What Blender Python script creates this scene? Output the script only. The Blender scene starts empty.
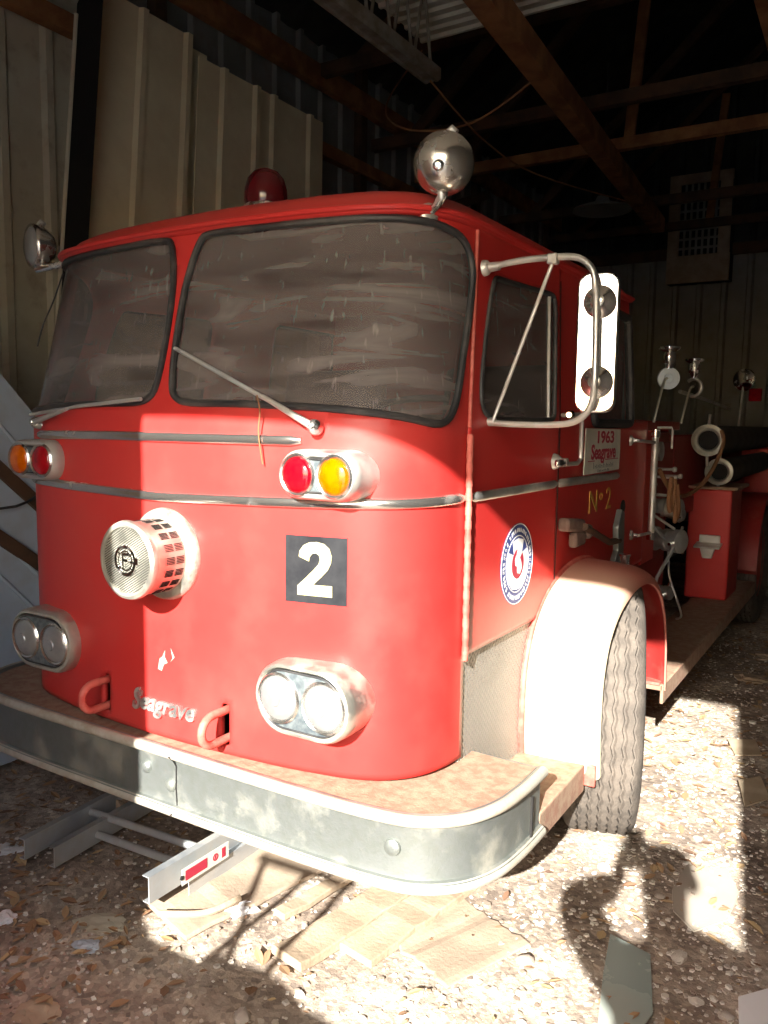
import bpy, bmesh, math, random, bisect
from mathutils import Vector, Matrix, Euler
R = math.radians
PI = math.pi
rnd = random.Random(7)
scene = bpy.context.scene
col = scene.collection

# ------------------------------------------------------------------ materials
def mat(name, base, rough=.6, metal=0., var=None, vscale=8., vlo=.4, vhi=.6, bump=0., bscale=60.,
        dust=None, dscale=3., dlo=.45, dhi=.75, damt=1., drough=.9, spec=.5, island=None, bdet=4, updust=0., ygrad=None):
    m = bpy.data.materials.new(name); m.use_nodes = True
    nt = m.node_tree; N = nt.nodes; L = nt.links
    b = N['Principled BSDF']; b.inputs['Roughness'].default_value = rough; b.inputs['Metallic'].default_value = metal
    b.inputs['Specular IOR Level'].default_value = spec
    tc = N.new('ShaderNodeTexCoord')
    def noise(sc, det=5):
        n = N.new('ShaderNodeTexNoise'); n.inputs['Scale'].default_value = sc; n.inputs['Detail'].default_value = det
        n.inputs['Roughness'].default_value = .6
        L.new(tc.outputs['Object'], n.inputs['Vector']); return n.outputs['Fac']
    def ramp(src, lo, hi, c0=(0,0,0,1), c1=(1,1,1,1)):
        r = N.new('ShaderNodeValToRGB'); r.color_ramp.elements[0].position = lo; r.color_ramp.elements[1].position = hi
        r.color_ramp.elements[0].color = c0; r.color_ramp.elements[1].color = c1
        L.new(src, r.inputs['Fac']); return r.outputs['Color']
    def mix(fac, a, c):
        x = N.new('ShaderNodeMix'); x.data_type = 'RGBA'
        if isinstance(fac, (int, float)): x.inputs[0].default_value = fac
        else: L.new(fac, x.inputs[0])
        for i, v in ((6, a), (7, c)):
            if isinstance(v, tuple): x.inputs[i].default_value = (*v[:3], 1)
            else: L.new(v, x.inputs[i])
        return x.outputs[2]
    c = tuple(base)
    if island:
        g = N.new('ShaderNodeNewGeometry'); r = N.new('ShaderNodeValToRGB'); r.color_ramp.interpolation = 'LINEAR'
        els = r.color_ramp.elements
        while len(els) < len(island): els.new(.5)
        for i, cc in enumerate(island): els[i].position = i/(len(island)-1); els[i].color = (*cc, 1)
        L.new(g.outputs['Random Per Island'], r.inputs['Fac']); c = r.outputs['Color']
    if var: c = mix(ramp(noise(vscale), vlo, vhi), c, tuple(var))
    if dust:
        f = ramp(noise(dscale, 8), dlo, dhi)
        if updust:
            g = N.new('ShaderNodeNewGeometry'); sx = N.new('ShaderNodeSeparateXYZ'); L.new(g.outputs['Normal'], sx.inputs[0])
            u = ramp(sx.outputs['Z'], .3, .95)
            a = N.new('ShaderNodeMath'); a.operation = 'MULTIPLY_ADD'; L.new(u, a.inputs[0]); a.inputs[1].default_value = updust; L.new(f, a.inputs[2]); a.use_clamp = True
            f = a.outputs[0]
        if ygrad:       # the mix is full at the front of the thing and weakens towards its back
            sy = N.new('ShaderNodeSeparateXYZ'); L.new(tc.outputs['Object'], sy.inputs[0]); q0 = N.new('ShaderNodeMapRange'); L.new(sy.outputs['Y'], q0.inputs['Value'])
            q0.inputs['From Min'].default_value, q0.inputs['From Max'].default_value = ygrad; q0.inputs['To Min'].default_value = 1.; q0.inputs['To Max'].default_value = .22
            a2 = N.new('ShaderNodeMath'); a2.operation = 'MULTIPLY'; L.new(f, a2.inputs[0]); L.new(q0.outputs[0], a2.inputs[1]); f = a2.outputs[0]
        mm = N.new('ShaderNodeMath'); mm.operation = 'MULTIPLY'; L.new(f, mm.inputs[0]); mm.inputs[1].default_value = damt; f = mm.outputs[0]
        c = mix(f, c, tuple(dust))
        mr = N.new('ShaderNodeMapRange'); L.new(f, mr.inputs['Value']); mr.inputs['To Min'].default_value = rough; mr.inputs['To Max'].default_value = drough
        L.new(mr.outputs[0], b.inputs['Roughness'])
        if metal:
            mr2 = N.new('ShaderNodeMapRange'); L.new(f, mr2.inputs['Value']); mr2.inputs['To Min'].default_value = metal; mr2.inputs['To Max'].default_value = .1
            L.new(mr2.outputs[0], b.inputs['Metallic'])
    if isinstance(c, tuple): b.inputs['Base Color'].default_value = (*c[:3], 1)
    else: L.new(c, b.inputs['Base Color'])
    if bump:
        bp = N.new('ShaderNodeBump'); bp.inputs['Strength'].default_value = bump; bp.inputs['Distance'].default_value = .01
        L.new(noise(bscale, bdet), bp.inputs['Height']); L.new(bp.outputs[0], b.inputs['Normal'])
    return m

M = {}
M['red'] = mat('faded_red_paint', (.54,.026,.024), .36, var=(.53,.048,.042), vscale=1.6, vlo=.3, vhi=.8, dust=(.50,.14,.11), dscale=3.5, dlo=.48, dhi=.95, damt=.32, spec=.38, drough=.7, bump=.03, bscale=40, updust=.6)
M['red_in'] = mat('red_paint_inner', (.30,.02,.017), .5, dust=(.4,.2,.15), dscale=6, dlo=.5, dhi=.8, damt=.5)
M['red_dirty'] = mat('dusty_red_fender', (.50,.06,.045), .5, dust=(.72,.63,.45), dscale=2.5, dlo=.1, dhi=.36, damt=.96, drough=.65, bump=.05, bscale=90, ygrad=(.95,1.35))
M['red_hook'] = mat('pink_red_paint', (.62,.16,.12), .6, var=(.5,.08,.06), vscale=20)
M['bracket'] = mat('pinkish_dusty_bracket', (.20,.14,.11), .85, var=(.14,.08,.06), vscale=14)
M['trim'] = mat('dull_bright_trim', (.68,.67,.63), .20, .95, dust=(.40,.34,.27), dscale=7, dlo=.55, dhi=.85, damt=.5)
M['lampplate'] = mat('blue_grey_lamp_plate', (.10,.125,.14), .5, .4, var=(.20,.23,.235), vscale=45)
M['chrome'] = mat('aged_chrome', (.82,.82,.80), .14, 1., dust=(.45,.40,.33), dscale=14, dlo=.5, dhi=.75, damt=.7)
M['chrome_clean'] = mat('bright_chrome', (.9,.9,.9), .08, 1., dust=(.5,.45,.38), dscale=9, dlo=.62, dhi=.85, damt=.5)
M['chrome_dull'] = mat('dull_plated_metal', (.62,.62,.60), .35, .9, dust=(.42,.38,.31), dscale=10, dlo=.4, dhi=.7, damt=.7)
M['siren_dark'] = mat('dark_pierced_metal', (.10,.10,.085), .7, .3)
M['siren'] = mat('pitted_chrome', (.58,.57,.50), .33, .85, dust=(.38,.35,.27), dscale=12, dlo=.45, dhi=.7, damt=.7)
M['bumper'] = mat('weathered_bumper_steel', (.24,.26,.25), .42, .65, var=(.22,.24,.22), vscale=26, vlo=.4, vhi=.65, dust=(.40,.36,.28), dscale=6, dlo=.52, dhi=.78, damt=.7, bump=.12, bscale=120)
M['bumper_edge'] = mat('worn_bumper_edge', (.52,.50,.43), .45, .35, dust=(.34,.26,.17), dscale=11, dlo=.42, dhi=.7, damt=.8, bump=.08, bscale=70)
M['deck'] = mat('dusty_deck', (.29,.165,.11), .9, var=(.36,.25,.17), vscale=30, bump=.3, bscale=140, dust=(.32,.13,.09), dscale=9, dlo=.55, dhi=.8, damt=.6)
M['black'] = mat('black_rubber', (.02,.02,.022), .55, dust=(.2,.18,.16), dscale=10, damt=.4)
M['dark'] = mat('dark_void', (.012,.011,.01), .9)
M['decal_black'] = mat('black_decal', (.014,.015,.018), .7, var=(.026,.027,.03), vscale=12, spec=.15)
M['cream'] = mat('cream_paint', (.50,.46,.24), .6, spec=.2)
M['white'] = mat('white_paint', (.82,.82,.8), .5)
M['blue'] = mat('blue_paint', (.04,.06,.22), .5)
M['signwhite'] = mat('sign_white', (.74,.74,.64), .5, var=(.62,.62,.54), vscale=9)
M['signred'] = mat('sign_red', (.42,.02,.05), .5)
M['signgrey'] = mat('sign_grey', (.16,.2,.18), .5)
M['gold'] = mat('gold_leaf', (.62,.38,.07), .4, .4)
M['tyre'] = mat('dusty_tyre', (.135,.113,.093), .9, var=(.085,.072,.06), vscale=16, bump=.4, bscale=90)
M['rim'] = mat('red_rim', (.3,.03,.02), .6, dust=(.3,.2,.15), damt=.6)
M['wood_old'] = mat('old_timber', (.38,.17,.065), .85, var=(.22,.09,.035), vscale=5, bump=.2, bscale=50)
M['wood_dark'] = mat('dark_timber', (.11,.055,.028), .85, var=(.06,.035,.02), vscale=5, bump=.2, bscale=50)
M['plank'] = mat('muddy_plank', (.42,.325,.23), .95, var=(.33,.25,.17), vscale=7, bump=.3, bscale=60, dust=(.36,.26,.18), dscale=14, damt=.6)
M['ply'] = mat('sandy_plywood', (.40,.31,.225), .95, var=(.31,.235,.17), vscale=6, bump=.25, bscale=70)
M['sheet'] = mat('cream_sheet_metal', (.93,.80,.54), .6, .0, var=(.85,.71,.46), vscale=3, dust=(.4,.27,.14), dscale=5, dlo=.6, dhi=.9, damt=.5)
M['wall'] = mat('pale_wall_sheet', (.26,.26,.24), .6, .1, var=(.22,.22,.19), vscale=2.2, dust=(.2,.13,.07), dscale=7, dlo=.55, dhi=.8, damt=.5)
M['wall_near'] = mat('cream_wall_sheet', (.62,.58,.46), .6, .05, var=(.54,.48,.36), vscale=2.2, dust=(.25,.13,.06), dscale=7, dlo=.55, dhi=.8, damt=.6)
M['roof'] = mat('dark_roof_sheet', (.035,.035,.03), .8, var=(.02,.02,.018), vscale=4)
M['joist'] = mat('rusty_grey_joist', (.30,.28,.23), .7, .2, var=(.2,.16,.11), vscale=8)
M['palesheet'] = mat('galvanised_roof_sheet', (.72,.70,.60), .5, .1, var=(.6,.56,.45), vscale=4)
M['blue_white'] = mat('blue_white_sheet', (.52,.60,.68), .55, .1, dust=(.4,.38,.33), dscale=5, damt=.5)
M['alu'] = mat('dull_aluminium', (.46,.50,.53), .45, .7, dust=(.42,.37,.3), dscale=9, dlo=.35, dhi=.7, damt=.75)
M['lens_red'] = mat('red_lens', (.38,.004,.010), .10, var=(.22,.0,.006), vscale=25, spec=.7)
M['lens_amber'] = mat('amber_lens', (.62,.13,.0), .10, var=(.5,.075,.0), vscale=25, spec=.7)
M['lens_clear'] = mat('headlight_glass', (.40,.41,.41), .12, .6, dust=(.36,.34,.29), dscale=10, dlo=.4, dhi=.8, damt=.5, drough=.4, bump=.15, bscale=60)
M['beacon'] = mat('dark_red_beacon', (.08,.005,.008), .15, var=(.07,.004,.008), vscale=12, spec=.6)
M['brass'] = mat('dull_brass_ring', (.55,.5,.36), .35, .9)
M['hose'] = mat('dark_hose', (.035,.032,.028), .7, bump=.3, bscale=20, dust=(.15,.12,.09), damt=.5)
M['rope'] = mat('orange_brown_rope', (.27,.125,.055), .9, bump=.6, bscale=120)
M['seat'] = mat('cab_seat_vinyl', (.05,.035,.03), .6)
M['paper'] = mat('white_paper', (.85,.85,.85), .8)
M['glass_scrap'] = mat('grey_green_glass', (.30,.36,.33), .25, dust=(.5,.46,.38), damt=.4)
M['cardboard'] = mat('weathered_cardboard', (.50,.40,.28), .9, var=(.40,.31,.21), vscale=9)
M['greenish'] = mat('pale_green_board', (.40,.36,.29), .9, var=(.46,.38,.31), vscale=6, dust=(.45,.38,.3), damt=.6)
M['stone'] = mat('pale_stone', (.55,.50,.43), .9, island=[(.30,.24,.2),(.5,.44,.37),(.66,.62,.55),(.38,.3,.24)], bump=.3)
M['gravel'] = mat('mixed_gravel', (.5,.45,.38), .9, island=[(.20,.15,.12),(.44,.36,.28),(.74,.70,.62),(.34,.27,.21),(.86,.83,.76),(.52,.45,.36)])
M['litter'] = mat('dry_leaf_litter', (.4,.25,.13), .9, island=[(.16,.09,.06),(.42,.25,.12),(.24,.13,.08),(.58,.42,.22),(.30,.16,.09),(.5,.36,.2)])
M['skin'] = mat('skin', (.55,.33,.24), .6)
M['cloth'] = mat('dark_blue_cloth', (.06,.08,.14), .9)
M['jeans'] = mat('denim', (.08,.11,.2), .9)
M['yellow'] = mat('yellow_handle_paint', (.55,.42,.08), .6)

def glass_mat():
    m = bpy.data.materials.new('dusty_glass'); m.use_nodes = True
    nt = m.node_tree; N = nt.nodes; L = nt.links; N.clear()
    out = N.new('ShaderNodeOutputMaterial'); tc = N.new('ShaderNodeTexCoord')
    tr = N.new('ShaderNodeBsdfTransparent'); tr.inputs['Color'].default_value = (.50,.52,.54,1)
    gl = N.new('ShaderNodeBsdfGlossy'); gl.inputs['Roughness'].default_value = .24; gl.inputs['Color'].default_value = (.9,.9,.9,1)
    df = N.new('ShaderNodeBsdfDiffuse'); df.inputs['Color'].default_value = (.34,.30,.285,1)
    # streaky film of dust, drawn out along sweeping arcs
    wv = N.new('ShaderNodeTexNoise'); wv.inputs['Scale'].default_value = 3.; wv.inputs['Detail'].default_value = 8; wv.inputs['Distortion'].default_value = 1.2
    mp = N.new('ShaderNodeMapping'); mp.inputs['Scale'].default_value = (.8,.8,5.); mp.inputs['Rotation'].default_value = (0,.25,0)
    L.new(tc.outputs['Object'], mp.inputs[0]); L.new(mp.outputs[0], wv.inputs['Vector'])
    r1 = N.new('ShaderNodeMapRange'); r1.inputs['From Min'].default_value = .3; r1.inputs['From Max'].default_value = .75
    r1.inputs['To Min'].default_value = .14; r1.inputs['To Max'].default_value = .55; L.new(wv.outputs['Fac'], r1.inputs['Value'])
    sp = N.new('ShaderNodeTexNoise'); sp.inputs['Scale'].default_value = 9.; sp.inputs['Detail'].default_value = 6
    mp2 = N.new('ShaderNodeMapping'); mp2.inputs['Scale'].default_value = (7.,7.,.8)
    L.new(tc.outputs['Object'], mp2.inputs[0]); L.new(mp2.outputs[0], sp.inputs['Vector'])
    r2 = N.new('ShaderNodeMapRange'); r2.inputs['From Min'].default_value = .62; r2.inputs['From Max'].default_value = .72
    r2.inputs['To Min'].default_value = 0; r2.inputs['To Max'].default_value = .22; L.new(sp.outputs['Fac'], r2.inputs['Value'])
    ad = N.new('ShaderNodeMath'); ad.operation = 'ADD'; L.new(r1.outputs[0], ad.inputs[0]); L.new(r2.outputs[0], ad.inputs[1])
    m1 = N.new('ShaderNodeMixShader'); L.new(ad.outputs[0], m1.inputs[0]); L.new(tr.outputs[0], m1.inputs[1]); L.new(df.outputs[0], m1.inputs[2])
    fr = N.new('ShaderNodeFresnel'); fr.inputs['IOR'].default_value = 1.22
    m2 = N.new('ShaderNodeMixShader'); L.new(fr.outputs[0], m2.inputs[0]); L.new(m1.outputs[0], m2.inputs[1]); L.new(gl.outputs[0], m2.inputs[2])
    L.new(m2.outputs[0], out.inputs[0]); return m
M['glass'] = glass_mat()

def tread_mat():
    m = mat('dusty_diamond_tread_plate', (.27,.27,.255), .5, .4, dust=(.30,.26,.20), dscale=5, dlo=.4, dhi=.75, damt=.5)
    nt = m.node_tree; N = nt.nodes; L = nt.links; b = N['Principled BSDF']
    tc = N.new('ShaderNodeTexCoord'); outs = []
    for a in (45, -45):
        mp = N.new('ShaderNodeMapping'); mp.inputs['Rotation'].default_value = (R(a),0,0)
        w = N.new('ShaderNodeTexWave'); w.wave_type = 'BANDS'; w.bands_direction = 'Y'; w.inputs['Scale'].default_value = 20.
        L.new(tc.outputs['Object'], mp.inputs[0]); L.new(mp.outputs[0], w.inputs[0]); outs.append(w.outputs['Fac'])
    x = N.new('ShaderNodeMath'); x.operation = 'MAXIMUM'; L.new(outs[0], x.inputs[0]); L.new(outs[1], x.inputs[1])
    bp = N.new('ShaderNodeBump'); bp.inputs['Strength'].default_value = .9; bp.inputs['Distance'].default_value = .006
    L.new(x.outputs[0], bp.inputs['Height']); L.new(bp.outputs[0], b.inputs['Normal']); return m
M['tread'] = tread_mat()

# ------------------------------------------------------------------ mesh helpers
class MB:
    def __init__(s): s.v = []; s.f = []
    def add(s, vs, fs):
        o = len(s.v); s.v += [tuple(p) for p in vs]; s.f += [tuple(i+o for i in q) for q in fs]; return s
    def box(s, c, d, rot=None, m=None):
        hx, hy, hz = d[0]/2, d[1]/2, d[2]/2
        vs = [Vector((x*hx, y*hy, z*hz)) for x in (-1,1) for y in (-1,1) for z in (-1,1)]
        if rot: e = Euler([R(a) for a in rot]).to_matrix(); vs = [e @ p for p in vs]
        vs = [p + Vector(c) for p in vs]
        if m: vs = [m @ p for p in vs]
        return s.add(vs, [(0,1,3,2),(4,6,7,5),(0,4,5,1),(2,3,7,6),(0,2,6,4),(1,5,7,3)])
    def rings(s, rs, closed=False, caps=True):
        n = len(rs[0]); o = len(s.v)
        for r_ in rs: s.v += [tuple(p) for p in r_]
        k = len(rs)
        for i in range(k if closed else k-1):
            a = o+i*n; b = o+((i+1) % k)*n
            for j in range(n): s.f.append((a+j, a+(j+1) % n, b+(j+1) % n, b+j))
        if caps and not closed: s.f.append(tuple(o+j for j in range(n-1,-1,-1))); s.f.append(tuple(o+(k-1)*n+j for j in range(n)))
        return s
    def tube(s, pts, r, n=10, closed=False, flat=None):
        P = [Vector(p) for p in pts]; k = len(P); rs = []; up = None
        for i in range(k):
            if closed: t = P[(i+1) % k]-P[i-1]
            else: t = P[min(i+1,k-1)]-P[max(i-1,0)]
            t.normalize()
            if up is None:
                up = Vector((0,0,1)) if abs(t.z) < .9 else Vector((1,0,0))
            a = t.cross(up)
            if a.length < 1e-6: a = t.cross(Vector((.3,.5,.2)))
            a.normalize(); b = a.cross(t).normalized()
            up = b
            rr = r[i] if isinstance(r, (list, tuple)) else r
            f = flat or 1.
            rs.append([P[i] + a*rr*math.cos(2*PI*j/n) + b*rr*f*math.sin(2*PI*j/n) for j in range(n)])
        return s.rings(rs, closed)
    def lathe(s, prof, o=(0,0,0), d=(0,0,1), n=32, closed=False):
        d = Vector(d).normalized(); a = d.orthogonal().normalized(); b = d.cross(a); o = Vector(o)
        rs = [[o + d*h + (a*math.cos(2*PI*j/n) + b*math.sin(2*PI*j/n))*max(r_, 1e-5) for j in range(n)] for r_, h in prof]
        return s.rings(rs, closed, caps=not closed)
    def prism(s, poly, fn, t0, t1):     # poly of (u,v); fn(u,v,t) -> point
        n = len(poly)
        s.add([fn(u,v,t0) for u,v in poly]+[fn(u,v,t1) for u,v in poly],
              [tuple(range(n-1,-1,-1)), tuple(range(n,2*n))]+[(j,(j+1)%n,n+(j+1)%n,n+j) for j in range(n)])
        return s
    def build(s, name, m, parent=None, smooth=38, bevel=0., solid=0., fix=True, kind=None, label=None, bseg=2):
        me = bpy.data.meshes.new(name); me.from_pydata(s.v, [], s.f); me.validate()
        if fix:
            bm = bmesh.new(); bm.from_mesh(me); bmesh.ops.recalc_face_normals(bm, faces=bm.faces); bm.to_mesh(me); bm.free()
        me.materials.append(M[m] if isinstance(m, str) else m)
        if smooth:
            me.shade_smooth(); me.set_sharp_from_angle(angle=R(smooth))
        o = bpy.data.objects.new(name, me); col.objects.link(o)
        if parent:
            o.parent = parent
            if parent.type == 'EMPTY': o.matrix_parent_inverse = Matrix.Translation(parent.location).inverted()
            elif parent.parent is None: o.matrix_parent_inverse = Matrix.Translation(parent.location).inverted()
        elif s.v:                                        # a free-standing mesh gets its origin at the middle of its base
            lo = [min(p[i] for p in s.v) for i in range(3)]; hi = [max(p[i] for p in s.v) for i in range(3)]
            b = Vector(((lo[0]+hi[0])/2, (lo[1]+hi[1])/2, lo[2])); me.transform(Matrix.Translation(-b)); o.location = b
        if solid: d = o.modifiers.new('thickness','SOLIDIFY'); d.thickness = solid; d.offset = -1
        if bevel: d = o.modifiers.new('soft_edges','BEVEL'); d.width = bevel; d.segments = bseg; d.limit_method = 'ANGLE'; d.angle_limit = R(35)
        if kind: o['kind'] = kind
        if label: o['label'] = label
        return o

def tag(o, label, cat, group=None, kind=None):
    o['label'] = label; o['category'] = cat
    if group: o['group'] = group
    if kind: o['kind'] = kind
    return o
def struct(o): o['kind'] = 'structure'; return o
def empty(name, loc=(0,0,0)):
    o = bpy.data.objects.new(name, None); col.objects.link(o); o.location = loc; o.empty_display_size = .1; return o
def circ(r, n=32, c=(0,0), a0=0.): return [(c[0]+r*math.cos(a0+2*PI*i/n), c[1]+r*math.sin(a0+2*PI*i/n)) for i in range(n)]
def arc(c, r, a0, a1, n): return [(c[0]+r*math.cos(R(a0+(a1-a0)*i/n)), c[1]+r*math.sin(R(a0+(a1-a0)*i/n))) for i in range(n+1)]
def smooth_poly(P, n=6, closed=True):
    out = []; k = len(P)
    for i in range(k if closed else k-1):
        if closed: a,b,c,d = P[i-1],P[i],P[(i+1)%k],P[(i+2)%k]
        else: a,b,c,d = P[max(i-1,0)],P[i],P[i+1],P[min(i+2,k-1)]
        for j in range(n):
            t = j/n
            out.append(tuple(.5*(2*b[q]+(c[q]-a[q])*t+(2*a[q]-5*b[q]+4*c[q]-d[q])*t*t+(3*b[q]-a[q]-3*c[q]+d[q])*t**3) for q in range(len(b))))
    if not closed: out.append(P[-1])
    return out
def text2d(s, size=1., shear=0., off=0., sx=1.):
    cu = bpy.data.curves.new('t','FONT'); cu.body = s; cu.size = size; cu.shear = shear; cu.offset = off
    cu.align_x = 'CENTER'; cu.align_y = 'CENTER'; cu.fill_mode = 'FRONT'; cu.resolution_u = 4
    o = bpy.data.objects.new('t', cu); col.objects.link(o)
    dg = bpy.context.evaluated_depsgraph_get(); me = o.evaluated_get(dg).to_mesh()
    vs = [(v.co.x*sx, v.co.y) for v in me.vertices]; fs = [tuple(p.vertices) for p in me.polygons]
    o.evaluated_get(dg).to_mesh_clear(); bpy.data.objects.remove(o); bpy.data.curves.remove(cu)
    return vs, fs
def solid2d(mb, vs, fs, fn, t0, t1):   # extruded 2D mesh, mapped on a surface
    n = len(vs); mb.add([fn(u,v,t1) for u,v in vs]+[fn(u,v,t0) for u,v in vs], [])
    o = len(mb.v)-2*n; ed = {}
    for f in fs:
        mb.f.append(tuple(o+i for i in f)); mb.f.append(tuple(o+n+i for i in reversed(f)))
        for a, b in zip(f, f[1:]+f[:1]):
            if (b,a) in ed: del ed[(b,a)]
            else: ed[(a,b)] = 1
    for a, b in ed: mb.f.append((o+b, o+a, o+n+a, o+n+b))
    return mb
def inside(p, poly):
    x, y = p; c = False; j = len(poly)-1
    for i in range(len(poly)):
        xi, yi = poly[i]; xj, yj = poly[j]
        if (yi > y) != (yj > y) and x < (xj-xi)*(y-yi)/(yj-yi)+xi: c = not c
        j = i
    return c
def nearest(p, poly):
    best = None; bd = 9e9
    for i in range(len(poly)):
        a = poly[i-1]; b = poly[i]; dx = b[0]-a[0]; dy = b[1]-a[1]; l = dx*dx+dy*dy or 1e-12
        t = max(0, min(1, ((p[0]-a[0])*dx+(p[1]-a[1])*dy)/l)); q = (a[0]+t*dx, a[1]+t*dy)
        d = (q[0]-p[0])**2+(q[1]-p[1])**2
        if d < bd: bd = d; best = q
    return best, math.sqrt(bd)

# plan outline of the cab; a point of its skin is S(s, z): s runs round the plan from the front centre
LP=[(0,-.03),(.15,-.027),(.3,-.018),(.45,-.004),(.57,.017),(.67,.042),(.76,.09),(.82,.16),(.852,.25),(.862,.36),(.863,.5),(.863,.9),(.863,1.4),(.863,1.9),(.863,2.38)]
def catmull(P,n=12):
    Q=[(2*P[0][0]-P[1][0],2*P[0][1]-P[1][1] if False else P[1][1])]+list(P)+[(2*P[-1][0]-P[-2][0],2*P[-1][1]-P[-2][1])]
    Q[0]=(-P[1][0],P[1][1])
    out=[]
    for i in range(1,len(Q)-2):
        a,b,c,d=Q[i-1:i+3]
        for k in range(n):
            t=k/n
            out.append(tuple(.5*((2*b[j])+(-a[j]+c[j])*t+(2*a[j]-5*b[j]+4*c[j]-d[j])*t*t+(-a[j]+3*b[j]-3*c[j]+d[j])*t**3) for j in (0,1)))
    out.append(P[-1]);return out
PL=catmull(LP);AL=[0]
for i in range(1,len(PL)):AL.append(AL[-1]+math.dist(PL[i],PL[i-1]))
SMAX=AL[-1]
def plan(s):
    s=min(max(s,0),SMAX)
    import bisect
    i=min(max(bisect.bisect(AL,s)-1,0),len(PL)-2)
    t=(s-AL[i])/(AL[i+1]-AL[i]);return PL[i][0]+t*(PL[i+1][0]-PL[i][0]),PL[i][1]+t*(PL[i+1][1]-PL[i][1])
def S0(s,z):
    sg=-1 if s<0 else 1
    x,y=plan(abs(s))
    k=max(0,(z-1.56)/.57);
    if k>0:
        y=y+.13*k*max(0,1-(y+.03)/2.4); x=x*(1-.05*k)
    return (sg*x,y,z)
def S(s,z,off=0.0):
    p=S0(s,z)
    if not off:return p
    h=.012
    a=S0(s-h,z);b=S0(s+h,z);c=S0(s,z-h);d=S0(s,z+h)
    u=[b[i]-a[i] for i in range(3)];v=[d[i]-c[i] for i in range(3)]
    n=(u[1]*v[2]-u[2]*v[1],u[2]*v[0]-u[0]*v[2],u[0]*v[1]-u[1]*v[0])
    L=math.sqrt(sum(q*q for q in n));return tuple(p[i]+off*n[i]/L for i in range(3))

# ------------------------------------------------------------------ the fire engine
truck = empty('fire_engine', (0, 3.6, 0))
tag(truck, 'old red cab-forward fire engine numbered 2, parked nose-out on the dirt floor', 'fire engine')
T = truck

WS = [(.045,1.683),(.035,1.79),(.038,1.97),(.07,2.108),(.126,2.139),(.34,2.143),(.547,2.141),(.76,2.134),(.885,2.124),(.985,2.096),(1.04,2.022),(1.033,1.904),(1.006,1.758),(.979,1.631),(.924,1.578),(.798,1.595),(.661,1.610),(.512,1.619),(.312,1.626),(.125,1.629),(.068,1.645)]
WS = [(a, min(b, 2.136)) for a, b in WS]
WS = smooth_poly(WS, 4)
WSL = [(-(a-.026*max(0,1-a/.4)),b) for a,b in reversed(WS)]
DW = [(1.126,1.767),(1.15,1.9),(1.176,1.99),(1.205,2.02),(1.28,2.024),(1.5,2.032),(1.70,2.038),(1.737,2.02),(1.748,1.98),(1.748,1.8),(1.745,1.64),(1.735,1.608),(1.69,1.597),(1.45,1.594),(1.28,1.593),(1.17,1.606),(1.13,1.64),(1.12,1.69)]
DW = smooth_poly(DW, 4)
RW = [(2.20,1.64),(2.20,2.02),(2.23,2.06),(2.27,2.07),(2.70,2.07),(2.74,2.06),(2.76,2.02),(2.76,1.64),(2.74,1.60),(2.70,1.59),(2.27,1.59),(2.22,1.60)]
RW = smooth_poly(RW, 4)
mir = lambda P: [(-a,b) for a,b in reversed(P)]
def rr(c, w, h, r, n=5):
    x, y = c; w /= 2; h /= 2
    return arc((x+w-r,y+h-r),r,0,90,n)+arc((x-w+r,y+h-r),r,90,180,n)+arc((x-w+r,y-h+r),r,180,270,n)+arc((x+w-r,y-h+r),r,270,360,n)
SLOT = rr((.262,.678), .034, .13, .008)
HOLES = [WS, WSL, DW, mir(DW), RW, mir(RW), SLOT, mir(SLOT)]

def shell(s0, s1, z0, z1, ds, dz, keep, holes=(), off=0., snap=.012, grow=None):
    ns = max(1, round((s1-s0)/ds)); nz = max(1, round((z1-z0)/dz))
    bb = [(min(p[0] for p in h), max(p[0] for p in h), min(p[1] for p in h), max(p[1] for p in h)) for h in holes]
    P = [[[s0+(s1-s0)*i/ns, z0+(z1-z0)*j/nz] for j in range(nz+1)] for i in range(ns+1)]
    cells = set()
    for i in range(ns):
        for j in range(nz):
            c = (s0+(s1-s0)*(i+.5)/ns, z0+(z1-z0)*(j+.5)/nz)
            if not keep(*c): continue
            hit = False
            for h, b in zip(holes, bb):
                if b[0] < c[0] < b[1] and b[2] < c[1] < b[3] and inside(c, h): hit = True; break
            if not hit: cells.add((i,j))
    use = {}
    for i, j in cells:
        for a, b in ((i,j),(i+1,j),(i+1,j+1),(i,j+1)): use[(a,b)] = use.get((a,b),0)+1
    for (a,b), k in use.items():        # rim vertices move onto the outline of the opening
        if k < 4:
            p = P[a][b]
            for h, q in zip(holes, bb):
                if q[0]-.03 < p[0] < q[1]+.03 and q[2]-.03 < p[1] < q[3]+.03:
                    n_, d = nearest(p, h)
                    if d < max(ds,dz)*1.1: P[a][b] = [n_[0], n_[1]]
    idx = {}; mb = MB()
    for (a,b) in use: idx[(a,b)] = len(mb.v); mb.v.append(S(P[a][b][0], P[a][b][1], off))
    for i, j in cells: mb.f.append((idx[(i,j)], idx[(i+1,j)], idx[(i+1,j+1)], idx[(i,j+1)]))
    return mb

HS = 1.060      # the hinge line
DS = 1.80       # rear edge of the door
ZB = .90        # bottom of the door
def body(s, z):
    a = abs(s)
    if a < HS: return True
    if z > 1.60 and a > 2.80: return False
    if s > 0 and a < DS: return False            # the door of this side is its own part
    return z > ZB
cab = shell(-SMAX, SMAX, .588, 2.165, .0175, .0175, body, [h for h in HOLES if h is not DW]).build('cab_body', 'red', T, solid=.02, smooth=50)
door = shell(HS, DS, ZB, 2.15, .0148, .0156, lambda s,z: True, [DW], off=.006).build('cab_door', 'red', T, solid=.025, smooth=50)
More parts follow.
